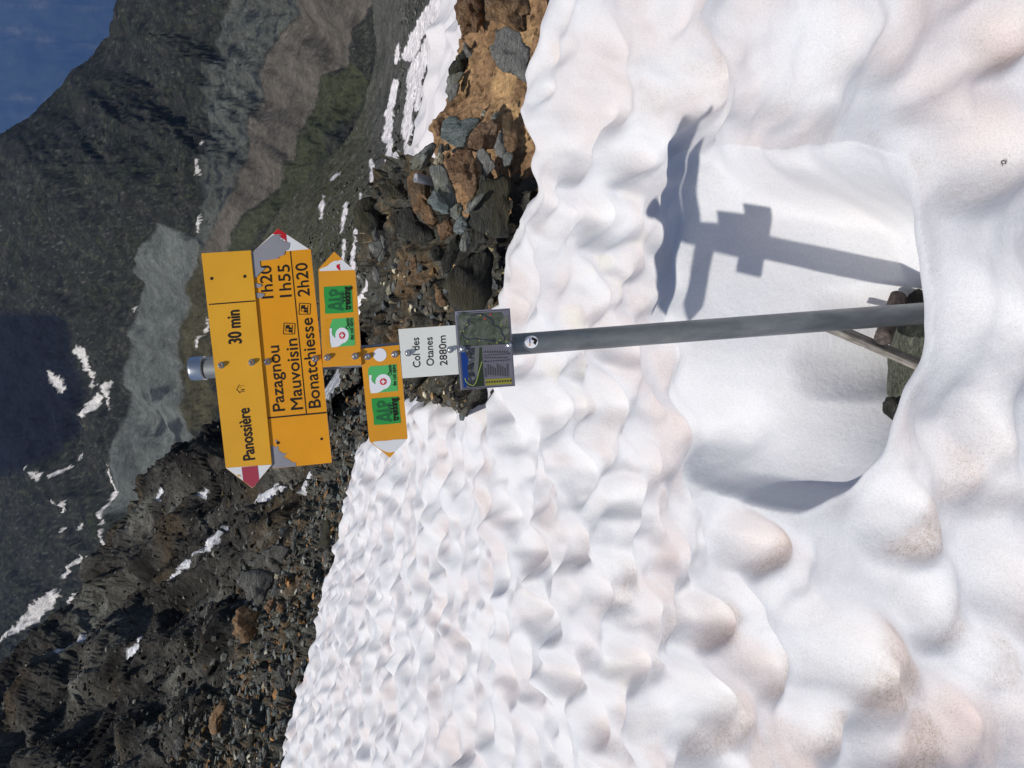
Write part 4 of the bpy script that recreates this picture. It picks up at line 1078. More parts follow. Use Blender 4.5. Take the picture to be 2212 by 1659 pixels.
strips('route_line', [(zmap(ZE, [(1105, 200), (1220, 165), (1300, 190), (1380, 240), (1415, 280), (1400, 320), (1470, 345), (1520, 380), (1530, 440), (1560, 480), (1570, 530), (1500, 570), (1430, 545), (1330, 520), (1230, 515), (1160, 510), (1060, 515), (1020, 490), (990, 450), (1000, 410), (1050, 350), (1090, 320), (1065, 270), (1075, 230)]), 1.6)], d6 - 3 * EP, mat('route_blue', (.02, .022, .07), .4), b6)
for q in ((1240, 190), (1060, 320), (1010, 405), (1060, 545), (1225, 535), (1460, 562), (1508, 530), (1590, 545), (1520, 322)):
    disc('map_marker', ZE, q[0], q[1], 11, d6 - 3.6 * EP, mat('marker_yellow', (.36, .34, .05), .4) if 'marker_yellow' not in bpy.data.materials else bpy.data.materials['marker_yellow'], b6, 6)
for q in ((1298, 235), (1375, 182)):
    disc('map_marker', ZE, q[0], q[1], 13, d6 - 3.6 * EP, C['sred'], b6, 6)
poly('photo_sky', zmap(ZE, [(970, 640), (1000, 640), (1045, 720), (1080, 800), (1060, 900), (1075, 1000), (1050, 1170), (1010, 1172)]), d6 - 2 * EP, C['photosky'], b6)
poly('photo_mountain', zmap(ZE, [(1000, 640), (1165, 630), (1160, 800), (1150, 960), (1190, 1050), (1140, 1165), (1050, 1170), (1075, 1000), (1060, 900), (1080, 800), (1045, 720)]), d6 - 2 * EP, C['photom'], b6)
poly('photo_lake', zmap(ZE, [(1165, 630), (1225, 626), (1215, 800), (1205, 965), (1150, 960), (1160, 800)]), d6 - 2 * EP, C['photolake'], b6)
poly('photo_foreground', zmap(ZE, [(1225, 626), (1255, 622), (1290, 1150), (1140, 1165), (1190, 1050), (1205, 965), (1215, 800)]), d6 - 2 * EP, C['photogreen'], b6)
strips('photo_route', [(zmap(ZE, [(1028, 1040), (1040, 1085), (1080, 1125), (1140, 1148), (1175, 1110), (1200, 1030), (1225, 930), (1262, 815)]), 1.9)], d6 - 3 * EP, mat('pale_lime', (.30, .36, .10), .4), b6)
rows = []
for i in range(10):
    x0 = 1315 + i * 33
    for (a, b) in ((1035 - (i * 37 % 40), 905 - (i * 53 % 70)), (775, 755), (700, 672)):
        rows.append((zmap(ZE, [(x0 + (1035 - a) * -.06, a), (x0 - 8, b)]), 2.0 if a > 800 else 2.4))
strips('table_row', rows, d6 - 2 * EP, C['rowp'], b6)
strips('table_rule', [(zmap(ZE, [(1298 + i * 33.2, 1030), (1275 + i * 33.2, 615)]), .35) for i in range(11)], d6 - 1.6 * EP, C['rowp'], b6)
strips('table_arrow', [(zmap(ZE, [(1285, 735), (1635, 712)]), 1.0), (zmap(ZE, [(1300, 818), (1650, 795)]), 1.0), (zmap(ZE, [(1622, 703), (1640, 712)]), 2.2), (zmap(ZE, [(1292, 820), (1310, 808)]), 2.2)], d6 - 2.4 * EP, C['navyp'], b6)
poly('legend_bar', zmap(ZE, [(1305, 1062), (1660, 1038), (1668, 1118), (1310, 1143)]), d6 - 2 * EP, C['olive'], b6)
strips('legend_mark', [(zmap(ZE, [(1322 + i * 36, 1112 - i * 2.4), (1326 + i * 36, 1088 - i * 2.4)]), 3.6) for i in range(10)], d6 - 3 * EP, C['rowp'], b6)
for s in ((1473.9, 1112.8), (1622, 1101)): bolt(*s, d6 - 2 * EP, b6)

# --- round sticker bent round the pole
sc_ = plane_pts(zmap(ZE, [(1930, 548)]), POLE_D - PR)[0]
def on_pole(pts, lift):
    out = []
    for x, z in pts:
        a = x / PR; out.append(((PR + lift) * math.sin(a), -(PR + lift) * math.cos(a), sc_[2] + z))
    return out
x0 = PR * math.asin(max(-.9, min(.9, sc_[0] / PR)))
def pole_patch(name, outline, lift, mt, parent):
    pts = [(x0 + a, b) for a, b in outline]
    me = py_mesh(name, on_pole(pts, lift), [tuple(range(len(pts)))])
    bm = bmesh.new(); bm.from_mesh(me); bmesh.ops.triangulate(bm, faces=bm.faces); bmesh.ops.recalc_face_normals(bm, faces=bm.faces); bm.to_mesh(me); bm.free()
    return new_obj(name, me, mt, parent)
def pole_grid(name, fn, nu, nv, lift, mt, parent):
    vs_ = []
    for i in range(nu):
        for j in range(nv): vs_.append(fn(i / (nu - 1), j / (nv - 1)))
    return new_obj(name, fast_mesh(name, on_pole([(x0 + a, b) for a, b in vs_], lift), grid_faces(nu, nv)), mt, parent)
RS_ = .0182
pole_grid('round_sticker', lambda a, b: ((2 * a - 1) * RS_, (2 * b - 1) * RS_ * math.sqrt(max(0, 1 - (2 * a - 1) ** 2))), 25, 9, .0006, C['swhite'], pole)
pole_patch('sticker_print', [(-.010, -.011), (-.004, -.004), (.001, -.008), (.006, .0), (.012, -.002), (.006, -.014), (.0, -.0165), (-.004, -.013)], .0014, C['black'], pole)
pole_patch('sticker_print', [(-.011, .004), (-.004, .003), (-.004, .006), (-.011, .007)], .0014, mat('sticker_orange', (.7, .3, .03), .5), pole)
pole_patch('sticker_print', [(-.003, .003), (.009, .002), (.009, .005), (-.003, .006)], .0014, mat('sticker_blue', (.05, .12, .4), .5), pole)

# ------------------------------------------------------------------ stones, each from its own outline
def stone(name, outline, d, mt, label, thick=.6, seed=0, tilt=0.0, sub=4, flat=2.6, rough=.05, group=None, cut=7):
    """a block with the given face outline: squarish in depth, cut by random planes, roughened"""
    px = np.asarray(outline, float); c = (px.max(0) + px.min(0)) / 2
    bm = bmesh.new(); bmesh.ops.create_icosphere(bm, subdivisions=sub, radius=1.0)
    v = np.array([x.co[:] for x in bm.verts])
    q = px - c; ang = np.arctan2(q[:, 1], q[:, 0])
    aa_ = np.linspace(-np.pi, np.pi, 361); rad = np.zeros(361)
    for i, a in enumerate(aa_):
        dx, dy = math.cos(a), math.sin(a); best = 0
        for j in range(len(q)):
            p1, p2 = q[j], q[(j + 1) % len(q)]; e = p2 - p1
            den = dx * e[1] - dy * e[0]
            if abs(den) < 1e-9: continue
            tt = (p1[0] * e[1] - p1[1] * e[0]) / den; uu = (p1[0] * dy - p1[1] * dx) / den
            if tt > 0 and 0 <= uu <= 1: best = max(best, tt)
        rad[i] = best
    rad = np.where(rad <= 0, np.median(rad[rad > 0]), rad)
    rxy = np.hypot(v[:, 0], v[:, 1]); ph = np.arctan2(v[:, 1], v[:, 0])
    # superellipsoid: keep the outline over most of the depth
    f = (rxy ** flat + np.abs(v[:, 2]) ** flat) ** (-1 / flat)
    R2 = np.interp(ph, aa_, rad)
    sx = v[:, 0] * f; sy = v[:, 1] * f; sz = v[:, 2] * f
    md = np.minimum(px.max(0) - px.min(0), 1e9).min() * d / F
    T = thick * md
    X = c[0] + sx * R2; Y = c[1] + sy * R2
    r_ = np.random.default_rng(seed + 100)
    # random planar cuts on the near side give broken faces
    depth = sz * T * .5
    for k in range(cut):
        n = r_.normal(size=2); n /= np.linalg.norm(n); off = r_.uniform(.15, .5)
        lim = T * .5 * (1.15 - r_.uniform(.25, .9) * np.clip((sx * n[0] + sy * n[1]) + off, 0, 2))
        depth = np.where(depth > 0, depth, -np.minimum(-depth, np.maximum(lim, .06 * T)))
    w = P(X, Y, np.full(len(X), d))
    w = w + FW * depth[:, None] + FW * (tilt * md * (sx * r_.uniform(-1, 1) + sy * r_.uniform(-1, 1)))[:, None]
    cen = w.mean(0)
    h1, _, _ = facets((w - cen) / md * 2.2 + seed * 3.7, 1.2)
    dirv = (w - cen); dirv /= np.linalg.norm(dirv, axis=1)[:, None] + 1e-9
    h2, _, _ = facets((w - cen) / md * np.array([3.5, 3.5, 8.0]) + seed * 1.7, 1.2)
    w = w + dirv * md * (rough * 1.5 * (h1 - .5) + rough * .35 * (h2 - .5) + rough * 1.0 * fbm((w - cen) / md * 5 + seed, 4) + rough * .5 * fbm((w - cen) / md * 16 + seed, 2))[:, None]
    for x, p in zip(bm.verts, w - cen): x.co = p
    bmesh.ops.recalc_face_normals(bm, faces=bm.faces)
    me = bpy.data.meshes.new(name); bm.to_mesh(me); bm.free()
    me.polygons.foreach_set('use_smooth', np.ones(len(me.polygons), bool))
    o_ = new_obj(name, me, mt, None, label=label, category='stone')
    o_.location = cen
    if group: o_['group'] = group
    return o_

Z1 = (1250, 240, 4.147); Z2 = (1100, 450, 3.016); ZR = (1250, 0, 3.318); ZH = (2500, 850, 3.318)
ST = [
 (Z1, [(650, 700), (670, 600), (760, 535), (850, 530), (905, 595), (990, 565), (1130, 555), (1170, 575), (1140, 660), (1060, 740), (1010, 815), (980, 830), (975, 940), (850, 955), (740, 900), (640, 830)], 4.55, 'teal', 'notched blue-grey slab standing where the earth meets the stone pile', .35, .02),
 (Z1, [(1020, 850), (1060, 770), (1150, 650), (1230, 615), (1280, 655), (1310, 615), (1390, 600), (1420, 690), (1350, 940), (1200, 980), (1110, 990), (1020, 955)], 4.42, 'pinkish', 'pinkish brown stone next to the notched blue-grey slab', .7, .07),
 (Z1, [(745, 1130), (850, 1010), (960, 958), (1060, 965), (1092, 1100), (1130, 1330), (1130, 1540), (1090, 1630), (1020, 1620), (930, 1500), (870, 1410), (770, 1370), (745, 1250)], 4.40, 'rust', 'large rust-brown wedge in the middle of the stone pile', .6, .06),
 (Z1, [(250, 1180), (290, 1060), (430, 940), (540, 880), (585, 930), (540, 1040), (430, 1180), (330, 1245), (245, 1245)], 4.75, 'schist', 'long grey stone on top of the pile leaning above the pipe end', .7, .05),
 (Z1, [(545, 1150), (590, 1070), (640, 1028), (695, 1060), (685, 1135), (600, 1192)], 4.52, 'cream', 'small cream stone resting on the striped grey column stone', .8, .06),
 (Z1, [(690, 930), (740, 900), (775, 960), (730, 1005), (690, 990)], 4.6, 'dark', 'small dark chip between the long grey stone and the notched slab', .8, .06),
 (Z1, [(590, 1060), (640, 900), (680, 900), (690, 1000), (640, 1040)], 4.72, 'schist', 'narrow grey slab wedged behind the cream stone', .5, .04),
 (Z1, [(690, 1060), (740, 1015), (780, 1040), (750, 1130), (690, 1140)], 4.58, 'rust', 'small brown chip tucked beside the cream stone', .7, .05),
 (Z1, [(785, 1000), (850, 950), (960, 945), (900, 1000), (800, 1030)], 4.56, 'teal', 'thin grey-green flake under the notched slab', .5, .04),
 (Z2, [(800, 262), (830, 230), (940, 222), (990, 300), (1060, 470), (1085, 610), (1000, 670), (930, 610), (880, 480), (830, 340)], 4.45, 'schist', 'striped grey column-shaped stone leaning beside the rust-brown wedge', .75, .04),
 (Z2, [(795, 570), (850, 455), (905, 490), (1005, 640), (1005, 695), (940, 695), (850, 650)], 4.38, 'teal', 'rounded greenish grey stone at the foot of the striped column stone', .6, .05),
 (Z2, [(578, 340), (640, 290), (700, 265), (785, 290), (795, 480), (790, 655), (870, 690), (895, 800), (840, 842), (740, 765), (660, 640), (615, 500)], 4.62, 'ochre', 'tall ochre rock spotted with dark lichen behind the pipe end', .6, .06),
 (Z2, [(880, 800), (920, 790), (1000, 750), (1055, 785), (1035, 900), (920, 955), (895, 880)], 4.48, 'rust', 'tan angular stone below the ochre rock spotted with lichen', .6, .05),
 (Z2, [(1045, 775), (1130, 725), (1180, 800), (1140, 860), (1070, 892), (1038, 860)], 4.36, 'teal', 'small pale teal stone under the striped column stone', .7, .07),
 (Z2, [(1285, 470), (1370, 370), (1510, 355), (1580, 420), (1580, 900), (1430, 915), (1280, 835), (1165, 785), (1200, 690)], 4.35, 'dark', 'big dark schist boulder against the snow edge', .6, .05),
 (Z2, [(1150, 690), (1200, 600), (1310, 500), (1340, 510), (1290, 590), (1200, 680)], 4.28, 'schist', 'thin splinter of grey schist lying on the big dark boulder', .6, .05),
 (Z2, [(1000, 680), (1060, 600), (1110, 590), (1130, 700), (1080, 750), (1010, 720)], 4.36, 'schist', 'knobbly grey stone between the striped column and the pale teal stone', .8, .07),
 (Z1, [(1110, 1000), (1230, 985), (1290, 1080), (1370, 1200), (1300, 1290), (1235, 1368), (1180, 1200), (1130, 1080)], 4.40, 'slate', 'dark grey triangular slate beside the rust-brown wedge', .5, .04),
 (Z1, [(1345, 940), (1400, 780), (1452, 700), (1475, 830), (1512, 1000), (1450, 1092), (1380, 1060)], 4.22, 'slate', 'smooth grey oval stone beside the ochre strip of rock', .7, .03),
 (Z1, [(1455, 560), (1500, 475), (1575, 500), (1650, 780), (1640, 960), (1570, 1030), (1490, 960), (1475, 830)], 4.12, 'ochre', 'long ochre strip of rock along the snow edge', .6, .06),
 (Z1, [(1500, 1010), (1560, 1000), (1600, 1060), (1560, 1180), (1480, 1200), (1460, 1100)], 4.12, 'schist', 'grey stone half under the snow edge below the smooth oval stone', .6, .05),
 (Z1, [(1300, 545), (1380, 480), (1420, 520), (1380, 590), (1310, 585)], 4.42, 'schist', 'small grey lump on the earth beside the pinkish stone', .7, .06),
 (Z1, [(1165, 530), (1200, 440), (1235, 480), (1225, 540)], 4.46, 'cream', 'small tan pebble standing on the brown earth', .7, .05),
 (Z1, [(545, 690), (600, 600), (690, 560), (690, 650), (640, 800), (585, 800)], 4.72, 'rust', 'brown rock corner jutting out over the snow bed', .7, .06),
 (ZR, [(1035, 490), (1080, 370), (1180, 295), (1265, 330), (1350, 385), (1380, 450), (1440, 520), (1445, 700), (1445, 835), (1390, 835), (1260, 760), (1110, 700), (1060, 610)], 4.05, 'slate', 'big rounded grey slab bedded in the brown earth', .4, .05),
 (ZR, [(620, 720), (700, 590), (770, 525), (840, 540), (840, 640), (770, 720), (720, 780), (600, 800)], 5.15, 'dark', 'dark slate wedge on the crest of the earth knoll', .6, .06),
 (ZR, [(550, 965), (600, 820), (720, 770), (765, 780), (690, 900), (640, 1000), (590, 995)], 5.10, 'schist', 'olive grey slab jutting from the crest over the snow bed', .5, .04),
 (ZR, [(590, 1000), (650, 900), (700, 860), (720, 900), (680, 1020), (600, 1090)], 5.05, 'slate', 'dark grey slab under the olive slab on the crest', .5, .04),
 (ZR, [(750, 520), (760, 440), (800, 480), (850, 540), (840, 620), (790, 600)], 5.1, 'slate', 'small slate piece beside the dark wedge on the crest', .6, .05),
 (ZR, [(1000, -90), (1100, -60), (1430, -90), (1420, 100), (1400, 320), (1330, 330), (1180, 260), (1010, 200), (990, 120)], 4.15, 'ochre', 'broad ochre ledge at the top of the brown earth', .5, .07),
 (ZR, [(690, 110), (740, 20), (870, -60), (900, 60), (960, 150), (900, 320), (840, 300), (760, 330), (710, 220)], 4.95, 'rust', 'broken brown crag on the crest above the brown earth', .7, .10),
 (Z2, [(1098, 1000), (1140, 880), (1190, 868), (1212, 940), (1160, 1068), (1108, 1040)], 4.42, 'schist', 'pale grey oval stone on the dark outcrop near the snow', .6, .04),
 (Z2, [(215, 985), (340, 948), (352, 1020), (335, 1080), (300, 1125), (230, 1035)], 5.7, 'slate', 'flat heart-shaped grey stone on the upper outcrop', .4, .02),
 (Z2, [(255, 880), (300, 820), (330, 950), (290, 970)], 5.72, 'slate', 'small grey splinter above the heart-shaped stone', .5, .03),
 (Z2, [(335, 890), (380, 920), (405, 1050), (385, 1070), (350, 980)], 5.62, 'slate', 'narrow grey blade beside the heart-shaped stone', .6, .03),
 (Z2, [(315, 1140), (360, 1030), (385, 1060), (370, 1130), (330, 1175)], 5.6, 'schist', 'striped grey sliver below the heart-shaped stone', .6, .04),
 (Z2, [(258, 1250), (290, 1195), (338, 1290), (312, 1372), (265, 1320)], 5.6, 'slate', 'blue-grey tile of slate near the tip of the small right-pointing board', .5, .02),
 (Z2, [(388, 1430), (440, 1355), (448, 1460), (410, 1485)], 5.3, 'cream', 'white quartz lump on the dark outcrop', .7, .05),
 (Z2, [(445, 1380), (468, 1338), (492, 1390), (472, 1450), (445, 1445)], 5.28, 'slate', 'small grey stone leaning on the white quartz lump', .7, .05),
 (Z2, [(815, 1080), (850, 1008), (915, 998), (958, 1080), (930, 1150), (850, 1155)], 4.75, 'dark', 'dark rounded block set in the rusty gravel', .6, .04),
 (Z2, [(618, 1200), (640, 1120), (685, 1092), (685, 1200), (640, 1238)], 4.98, 'rust', 'orange finger of rock beside the rusty gravel', .7, .06),
 (Z2, [(580, 1190), (605, 1145), (622, 1160), (605, 1205)], 5.02, 'slate', 'small blue-grey chip next to the orange finger of rock', .6, .04),
 (Z2, [(440, 1200), (480, 1160), (505, 1180), (490, 1225), (450, 1230)], 5.25, 'slate', 'small dark grey cobble in a hollow of the outcrop', .7, .04),
 (Z2, [(850, 1370), (890, 1400), (985, 1530), (980, 1590), (900, 1590), (870, 1480)], 4.7, 'ochre', 'yellowish rough lump on the lower outcrop', .5, .09),
 (Z2, [(930, 1180), (1010, 950), (1090, 900), (1120, 980), (1060, 1150), (990, 1280), (950, 1280)], 4.55, 'dark', 'long dark schist rib running down beside the pale grey oval stone', .6, .05),
 (Z2, [(1190, 1060), (1220, 850), (1330, 850), (1380, 950), (1290, 1010), (1240, 1060)], 4.42, 'dark', 'olive dark block between the big dark boulder and the oval stone', .6, .05),
 (Z2, [(960, 1400), (1010, 1270), (1200, 1080), (1390, 1000), (1440, 1100), (1400, 1400), (1340, 1600), (1240, 1680), (1060, 1640), (1000, 1560)], 4.70, 'dark', 'broad dark schist dome lapped by the snow edge', .4, .04),
 (Z2, [(120, 560), (250, 520), (320, 640), (350, 800), (300, 900), (230, 900), (130, 860), (90, 700)], 6.0, 'dark', 'mossy dark block at the head of the outcrop', .6, .07),
 (Z2, [(490, 680), (640, 640), (700, 760), (860, 850), (880, 930), (760, 980), (600, 960), (500, 880), (470, 780)], 4.95, 'dark', 'large dark brown block under the ochre rock spotted with lichen', .5, .06),
 (Z2, [(340, 430), (420, 370), (540, 370), (590, 470), (610, 560), (500, 560), (420, 540), (360, 500)], 5.2, 'dark', 'dark overhanging block beside the ochre rock', .7, .07),
]
for i, (z, q, d, mm, lb, th, rg_) in enumerate(ST):
    stone('stone', zmap(z, q), d, M[mm], lb, th, i, .12, 4, 2.8, rg_)

LT = [
 (Z4, [(665, 840), (740, 720), (900, 660), (1130, 730), (1130, 860), (1040, 960), (1010, 1100), (930, 1172), (800, 1010)], 15.6, 'slate', 'tilted square grey boulder with a pale edge on the slate slope', .4, .03),
 (Z4, [(800, 620), (1050, 430), (1200, 360), (1335, 400), (1320, 560), (1250, 625), (1230, 712), (1100, 712), (1000, 650), (880, 680)], 16.2, 'slate', 'big dull grey slab behind the tilted square boulder', .4, .05),
 (Z4, [(598, 1530), (610, 1300), (670, 1222), (800, 1198), (935, 1260), (900, 1400), (850, 1560), (740, 1612), (650, 1582)], 15.6, 'ochre', 'orange-brown block standing on the crest of the slate slope', .8, .09),
 (Z4, [(1008, 1170), (1080, 1068), (1155, 1068), (1100, 1200), (1050, 1272)], 15.2, 'rust', 'small orange stone beside the tilted square boulder', .7, .06),
 (Z4, [(1170, 1220), (1180, 1130), (1260, 1130), (1255, 1240), (1200, 1265)], 15.0, 'rust', 'small orange stone just under its twin on the slate slope', .7, .06),
 (Z4, [(1090, 1000), (1140, 860), (1190, 800), (1200, 900), (1180, 1030), (1110, 1050)], 15.1, 'teal', 'pale grey plate at the foot of the tilted square boulder', .4, .03),
 (Z4, [(1140, 800), (1150, 735), (1220, 740), (1190, 810)], 15.3, 'cream', 'small pale cube between two grey boulders', .8, .04),
 (Z4, [(1735, 390), (1745, 150), (1800, 40), (1880, 20), (1870, 300), (1830, 410)], 13.3, 'dark', 'dark slab rising from the far snow edge', .5, .04),
 (Z4, [(1780, 540), (1810, 410), (1870, 380), (1860, 560), (1810, 640)], 13.4, 'slate', 'grey-green slab half sunk in the far snow edge', .5, .04),
 (Z4, [(1350, 380), (1400, 110), (1450, 100), (1430, 300), (1400, 480)], 14.8, 'slate', 'long slate blade high on the slate slope', .5, .04),
 (Z4, [(1590, 180), (1690, 90), (1720, 130), (1640, 260)], 14.2, 'slate', 'grey slate plate near the dark slab at the snow edge', .5, .04),
 (Z5, [(598, 1180), (640, 1060), (720, 900), (800, 830), (825, 900), (740, 1100), (742, 1232), (670, 1265)], 15.8, 'ochre', 'leaning orange block on the crest of the slate slope further up', .7, .07),
 (Z5, [(180, 1440), (250, 1285), (320, 1258), (322, 1420), (250, 1565), (200, 1532)], 17.5, 'slate', 'grey upright blade at the top of the slate slope', .5, .05),
 (Z5, [(920, 1100), (990, 1058), (1012, 1150), (985, 1300), (920, 1312)], 15.0, 'slate', 'dark grey plank-shaped stone in the middle of the slate slope', .5, .03),
 (Z5, [(1230, 690), (1260, 640), (1300, 660), (1300, 715), (1250, 725)], 14.6, 'cream', 'pale oval pebble on a grey slab of the slope', .6, .03),
 (Z5, [(1220, 560), (1290, 540), (1350, 560), (1330, 640), (1230, 640)], 14.7, 'slate', 'flat brown-grey slab beneath the pale oval pebble', .4, .03),
 (Z5, [(1575, 650), (1620, 520), (1690, 470), (1660, 640), (1600, 740)], 13.7, 'slate', 'smooth slab touching the snow on the slate slope', .4, .03),
 (Z5, [(1400, 560), (1450, 420), (1490, 480), (1530, 680), (1500, 750), (1440, 650)], 14.1, 'teal', 'tall grey-green slab above the smooth slab at the snow', .4, .03),
 (Z5, [(1080, 1250), (1110, 1180), (1140, 1200), (1130, 1250)], 14.5, 'cream', 'bright white chip on the lower slate slope', .6, .04),
 (Z5, [(1070, 1350), (1090, 1260), (1150, 1260), (1140, 1400), (1100, 1440)], 14.4, 'dark', 'dark block right below the bright white chip', .6, .05),
 (Z5, [(960, 1560), (970, 1490), (1040, 1460), (1050, 1560), (1020, 1640)], 14.6, 'teal', 'grey-green triangular stone low on the slate slope', .5, .04),
 (Z5, [(1300, 1150), (1300, 960), (1340, 930), (1350, 1080), (1330, 1170)], 14.2, 'schist', 'tan upright splinter close to the snow on the slate slope', .5, .04),
]
for i, (z, q, d, mm, lb, th, rg_) in enumerate(LT):
    stone('boulder', zmap(z, q), d, M['boulder_grey'] if mm in ('slate', 'teal') else M[mm], lb, th, i + 60, .12, 4, 3.0, rg_ + .02)

# --- the slab at the foot of the post
stone('stone_slab', zmap(ZH, [(1150, 790), (1215, 600), (1600, 560), (1680, 800), (1640, 1050), (1450, 1400), (1115, 1398), (1082, 1330), (1105, 975)]), 2.57, M['green_slab'], 'greenish flat slab in the melt hole at the foot of the post', .35, 31, .1, 5, 3.6, .02, cut=3)
stone('stone', zmap(ZH, [(1040, 1440), (1090, 1380), (1300, 1370), (1330, 1500), (1150, 1640), (1060, 1520)]), 2.47, M['dark'], 'black wet stone at the end of the greenish slab', .5, 32, .1, 4, 2.6, .05)
stone('stone', zmap(ZH, [(1240, 380), (1330, 290), (1500, 200), (1640, 240), (1640, 420), (1300, 460)]), 2.56, M['dark'], 'black stone in the melt hole behind the post', .5, 33, .1, 4, 2.6, .05)

# --- grey pipe end sticking out of the pile
def tube_between(name, a, b, r0, r1, seg, mt, **kw):
    a = np.asarray(a); b = np.asarray(b); ax = b - a; ln = np.linalg.norm(ax); ax /= ln
    u = np.cross(ax, [0, 0, 1.0]); u /= np.linalg.norm(u); w = np.cross(ax, u)
    vs_, fs_ = [], []
    prof = [(r0 * .72, .06), (r0 * .74, 0.0), (r0, 0.0), (r0, .02), (r1, 1.0), (r1 * .3, 1.0)]
    for r, tt in prof:
        for k in range(seg):
            an = 2 * math.pi * k / seg
            vs_.append(ax * ln * tt + r * (u * math.cos(an) + w * math.sin(an)))
    for i in range(len(prof) - 1):
        for k in range(seg): fs_.append((i * seg + k, i * seg + (k + 1) % seg, (i + 1) * seg + (k + 1) % seg, (i + 1) * seg + k))
    fs_.append(tuple(range(seg)))
    me = py_mesh(name, vs_, fs_)
    for p in me.polygons: p.use_smooth = True
    bm = bmesh.new(); bm.from_mesh(me); bmesh.ops.recalc_face_normals(bm, faces=bm.faces); bm.to_mesh(me); bm.free()
    o_ = new_obj(name, me, mt, None, **kw); o_.location = a
    return o_
pe = zmap(Z1, [(308, 1352), (640, 1425)])
tube_between('pipe', P(*pe[0], 4.52), P(*pe[1], 4.60), .0245, .0245, 24, wear_material('grey_plastic_pipe', (.30, .30, .33), .5, .8), label='short grey pipe end sticking out of the stone pile', category='pipe')

# ------------------------------------------------------------------ timber in the melt hole
def wood_material(name, c1, c2, sc=(30, 30, 3)):
    mt = mat(name, c1, .85, 0, .15); t = NT(mt); n = t.noise(t.ocoord(sc), 3.0, 7, .7, .3); n2 = t.noise(t.ocoord(), 30, 4, .6)
    t.l(t.mix(t.ramp(n, [(.32, tuple(np.array(c1) * .5)), (.5, c1), (.7, c2)]), t.ramp(n2, [(.3, (.6, .6, .6)), (.6, (1, 1, 1))]), 1.0, 'MULTIPLY'), t.b.inputs['Base Color'])
    t.bump(n, .5, .004); return mt
M['wood'] = wood_material('weathered_wood', (.22, .20, .18), (.42, .39, .35))
M['bark'] = wood_material('old_log', (.10, .082, .072), (.19, .155, .135), (30, 30, 6))
def timber(name, a, b, w, h, side, mt, label, n=26):
    """squared batten with worn edges; side = direction of its wide face normal"""
    a = np.asarray(a); b = np.asarray(b); ax = b - a; ln = np.linalg.norm(ax); ax /= ln
    side = np.asarray(side, float); side = side - ax * (side @ ax); side /= np.linalg.norm(side); up = np.cross(ax, side)
    ring = []
    for (sx, sy) in ((-1, -1), (1, -1), (1, 1), (-1, 1)):
        for (ex, ey) in ((.0, .22), (.22, .0)) if sx * sy > 0 else ((.22, .0), (.0, .22)):
            ring.append((sx * (1 - ex) * w / 2, sy * (1 - ey) * h / 2))
    pts = []
    for i in range(n):
        for p in ring: pts.append((p[0], p[1], ln * i / (n - 1)))
    pts = np.array(pts); q = pts * np.array([40, 40, 6])
    pts[:, 0] += .0016 * perlin(q); pts[:, 1] += .0016 * perlin(q + 9)
    m_ = len(ring)
    fs_ = [(i * m_ + k, i * m_ + (k + 1) % m_, (i + 1) * m_ + (k + 1) % m_, (i + 1) * m_ + k) for i in range(n - 1) for k in range(m_)]
    fs_ += [tuple(range(m_)), tuple(range((n - 1) * m_, n * m_))]
    me = py_mesh(name, pts, fs_)
    bm = bmesh.new(); bm.from_mesh(me); bmesh.ops.recalc_face_normals(bm, faces=bm.faces); bm.to_mesh(me); bm.free()
    o_ = new_obj(name, me, mt, None, label=label, category='timber')
    Mx = Matrix.Identity(4)
    for i in range(3): Mx[i][0] = side[i]; Mx[i][1] = up[i]; Mx[i][2] = ax[i]; Mx[i][3] = a[i]
    o_.matrix_world = Mx
    return o_
bd = zmap(ZH, [(420, 610), (1620, 1120)])
pa, pb = P(*bd[0], 2.53), P(*bd[1], 2.42)
timber('wooden_batten', pa, pb, .042, .021, RT * .62 + FW * .78, M['wood'], 'grey weathered batten leaning behind the post in the melt hole')
lg = zmap(ZH, [(1045, 765), (1200, 330)])
la, lb_ = P(*lg[0], 2.415), P(*lg[1], 2.56)
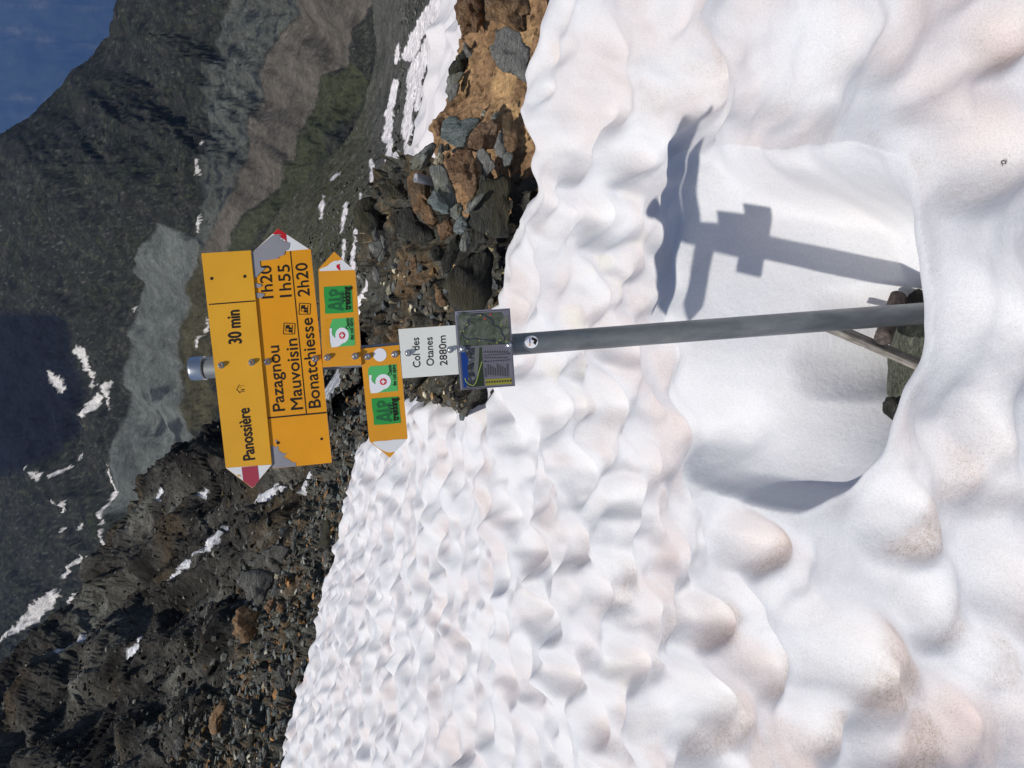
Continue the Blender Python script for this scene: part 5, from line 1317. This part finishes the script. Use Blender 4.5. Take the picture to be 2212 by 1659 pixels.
def log(name, a, b, r, mt, label, n=30, seg=26):
    a = np.asarray(a); b = np.asarray(b); ax = b - a; ln = np.linalg.norm(ax); ax /= ln
    u = np.cross(ax, [0, 0, 1.0]); u /= np.linalg.norm(u); w = np.cross(ax, u)
    pts = []
    rad = [(0, .35), (.004, .7)] + [(x, 1) for x in np.linspace(.012, 1, n)]
    for s_, k_ in rad:
        for k in range(seg):
            an = 2 * math.pi * k / seg
            pts.append((r * k_ * math.cos(an), r * k_ * math.sin(an), ln * s_ - .006 * (1 - k_) * 0))
    pts = np.array(pts); nz = perlin(pts * np.array([45, 45, 18])) + .5 * perlin(pts * 110 + 4)
    k_ = 1 + .10 * nz; pts[:, 0] *= k_; pts[:, 1] *= k_
    pts[:2 * seg, 2] += .006 * perlin(pts[:2 * seg] * 90 + 2)
    fs_ = [(i * seg + k, i * seg + (k + 1) % seg, (i + 1) * seg + (k + 1) % seg, (i + 1) * seg + k) for i in range(len(rad) - 1) for k in range(seg)] + [tuple(range(seg))]
    me = py_mesh(name, pts, fs_)
    for p in me.polygons: p.use_smooth = True
    bm = bmesh.new(); bm.from_mesh(me); bmesh.ops.recalc_face_normals(bm, faces=bm.faces); bm.to_mesh(me); bm.free()
    o_ = new_obj(name, me, mt, None, label=label, category='log')
    Mx = Matrix.Identity(4)
    for i in range(3): Mx[i][0] = u[i]; Mx[i][1] = w[i]; Mx[i][2] = ax[i]; Mx[i][3] = a[i]
    o_.matrix_world = Mx
log('short_log', la, lb_, .0245, M['bark'], 'short brown log with a frayed cut end in the melt hole')

# --- scrap of plant on the rounded snow knob
sq, sdn = hit(2106, 345, -.015)
sz_ = snow_height(np.array([sq[0]]), np.array([sq[1]]))[0][0]
vs_, fs_ = [], []
for k in range(9):
    a = rng.uniform(0, 6.28); b = a + rng.uniform(1, 2.4); r0 = rng.uniform(.003, .010); hgt = rng.uniform(.001, .006)
    n0 = len(vs_)
    for j in range(6):
        tt = j / 5; an = a + (b - a) * tt; r1 = r0 * (1 + .5 * tt)
        c = np.array([r1 * math.cos(an), r1 * math.sin(an) * .7, .002 + hgt * math.sin(tt * 3.1)]); w_ = .0011 * (1 - .6 * tt)
        for (ox, oz) in ((-w_, 0), (0, w_), (w_, 0), (0, -w_)): vs_.append(c + np.array([ox * math.cos(an), ox * math.sin(an), oz]))
    for j in range(5):
        for i in range(4): fs_.append((n0 + j * 4 + i, n0 + j * 4 + (i + 1) % 4, n0 + j * 4 + 4 + (i + 1) % 4, n0 + j * 4 + 4 + i))
so = new_obj('plant_scrap', py_mesh('plant_scrap', vs_, fs_), mat('dry_scrap', (.045, .032, .022), .9), label='tiny dark curled scrap of plant lying on the snow', category='debris')
so.location = (sq[0], sq[1], sz_); so.scale = (.7, .7, .7)
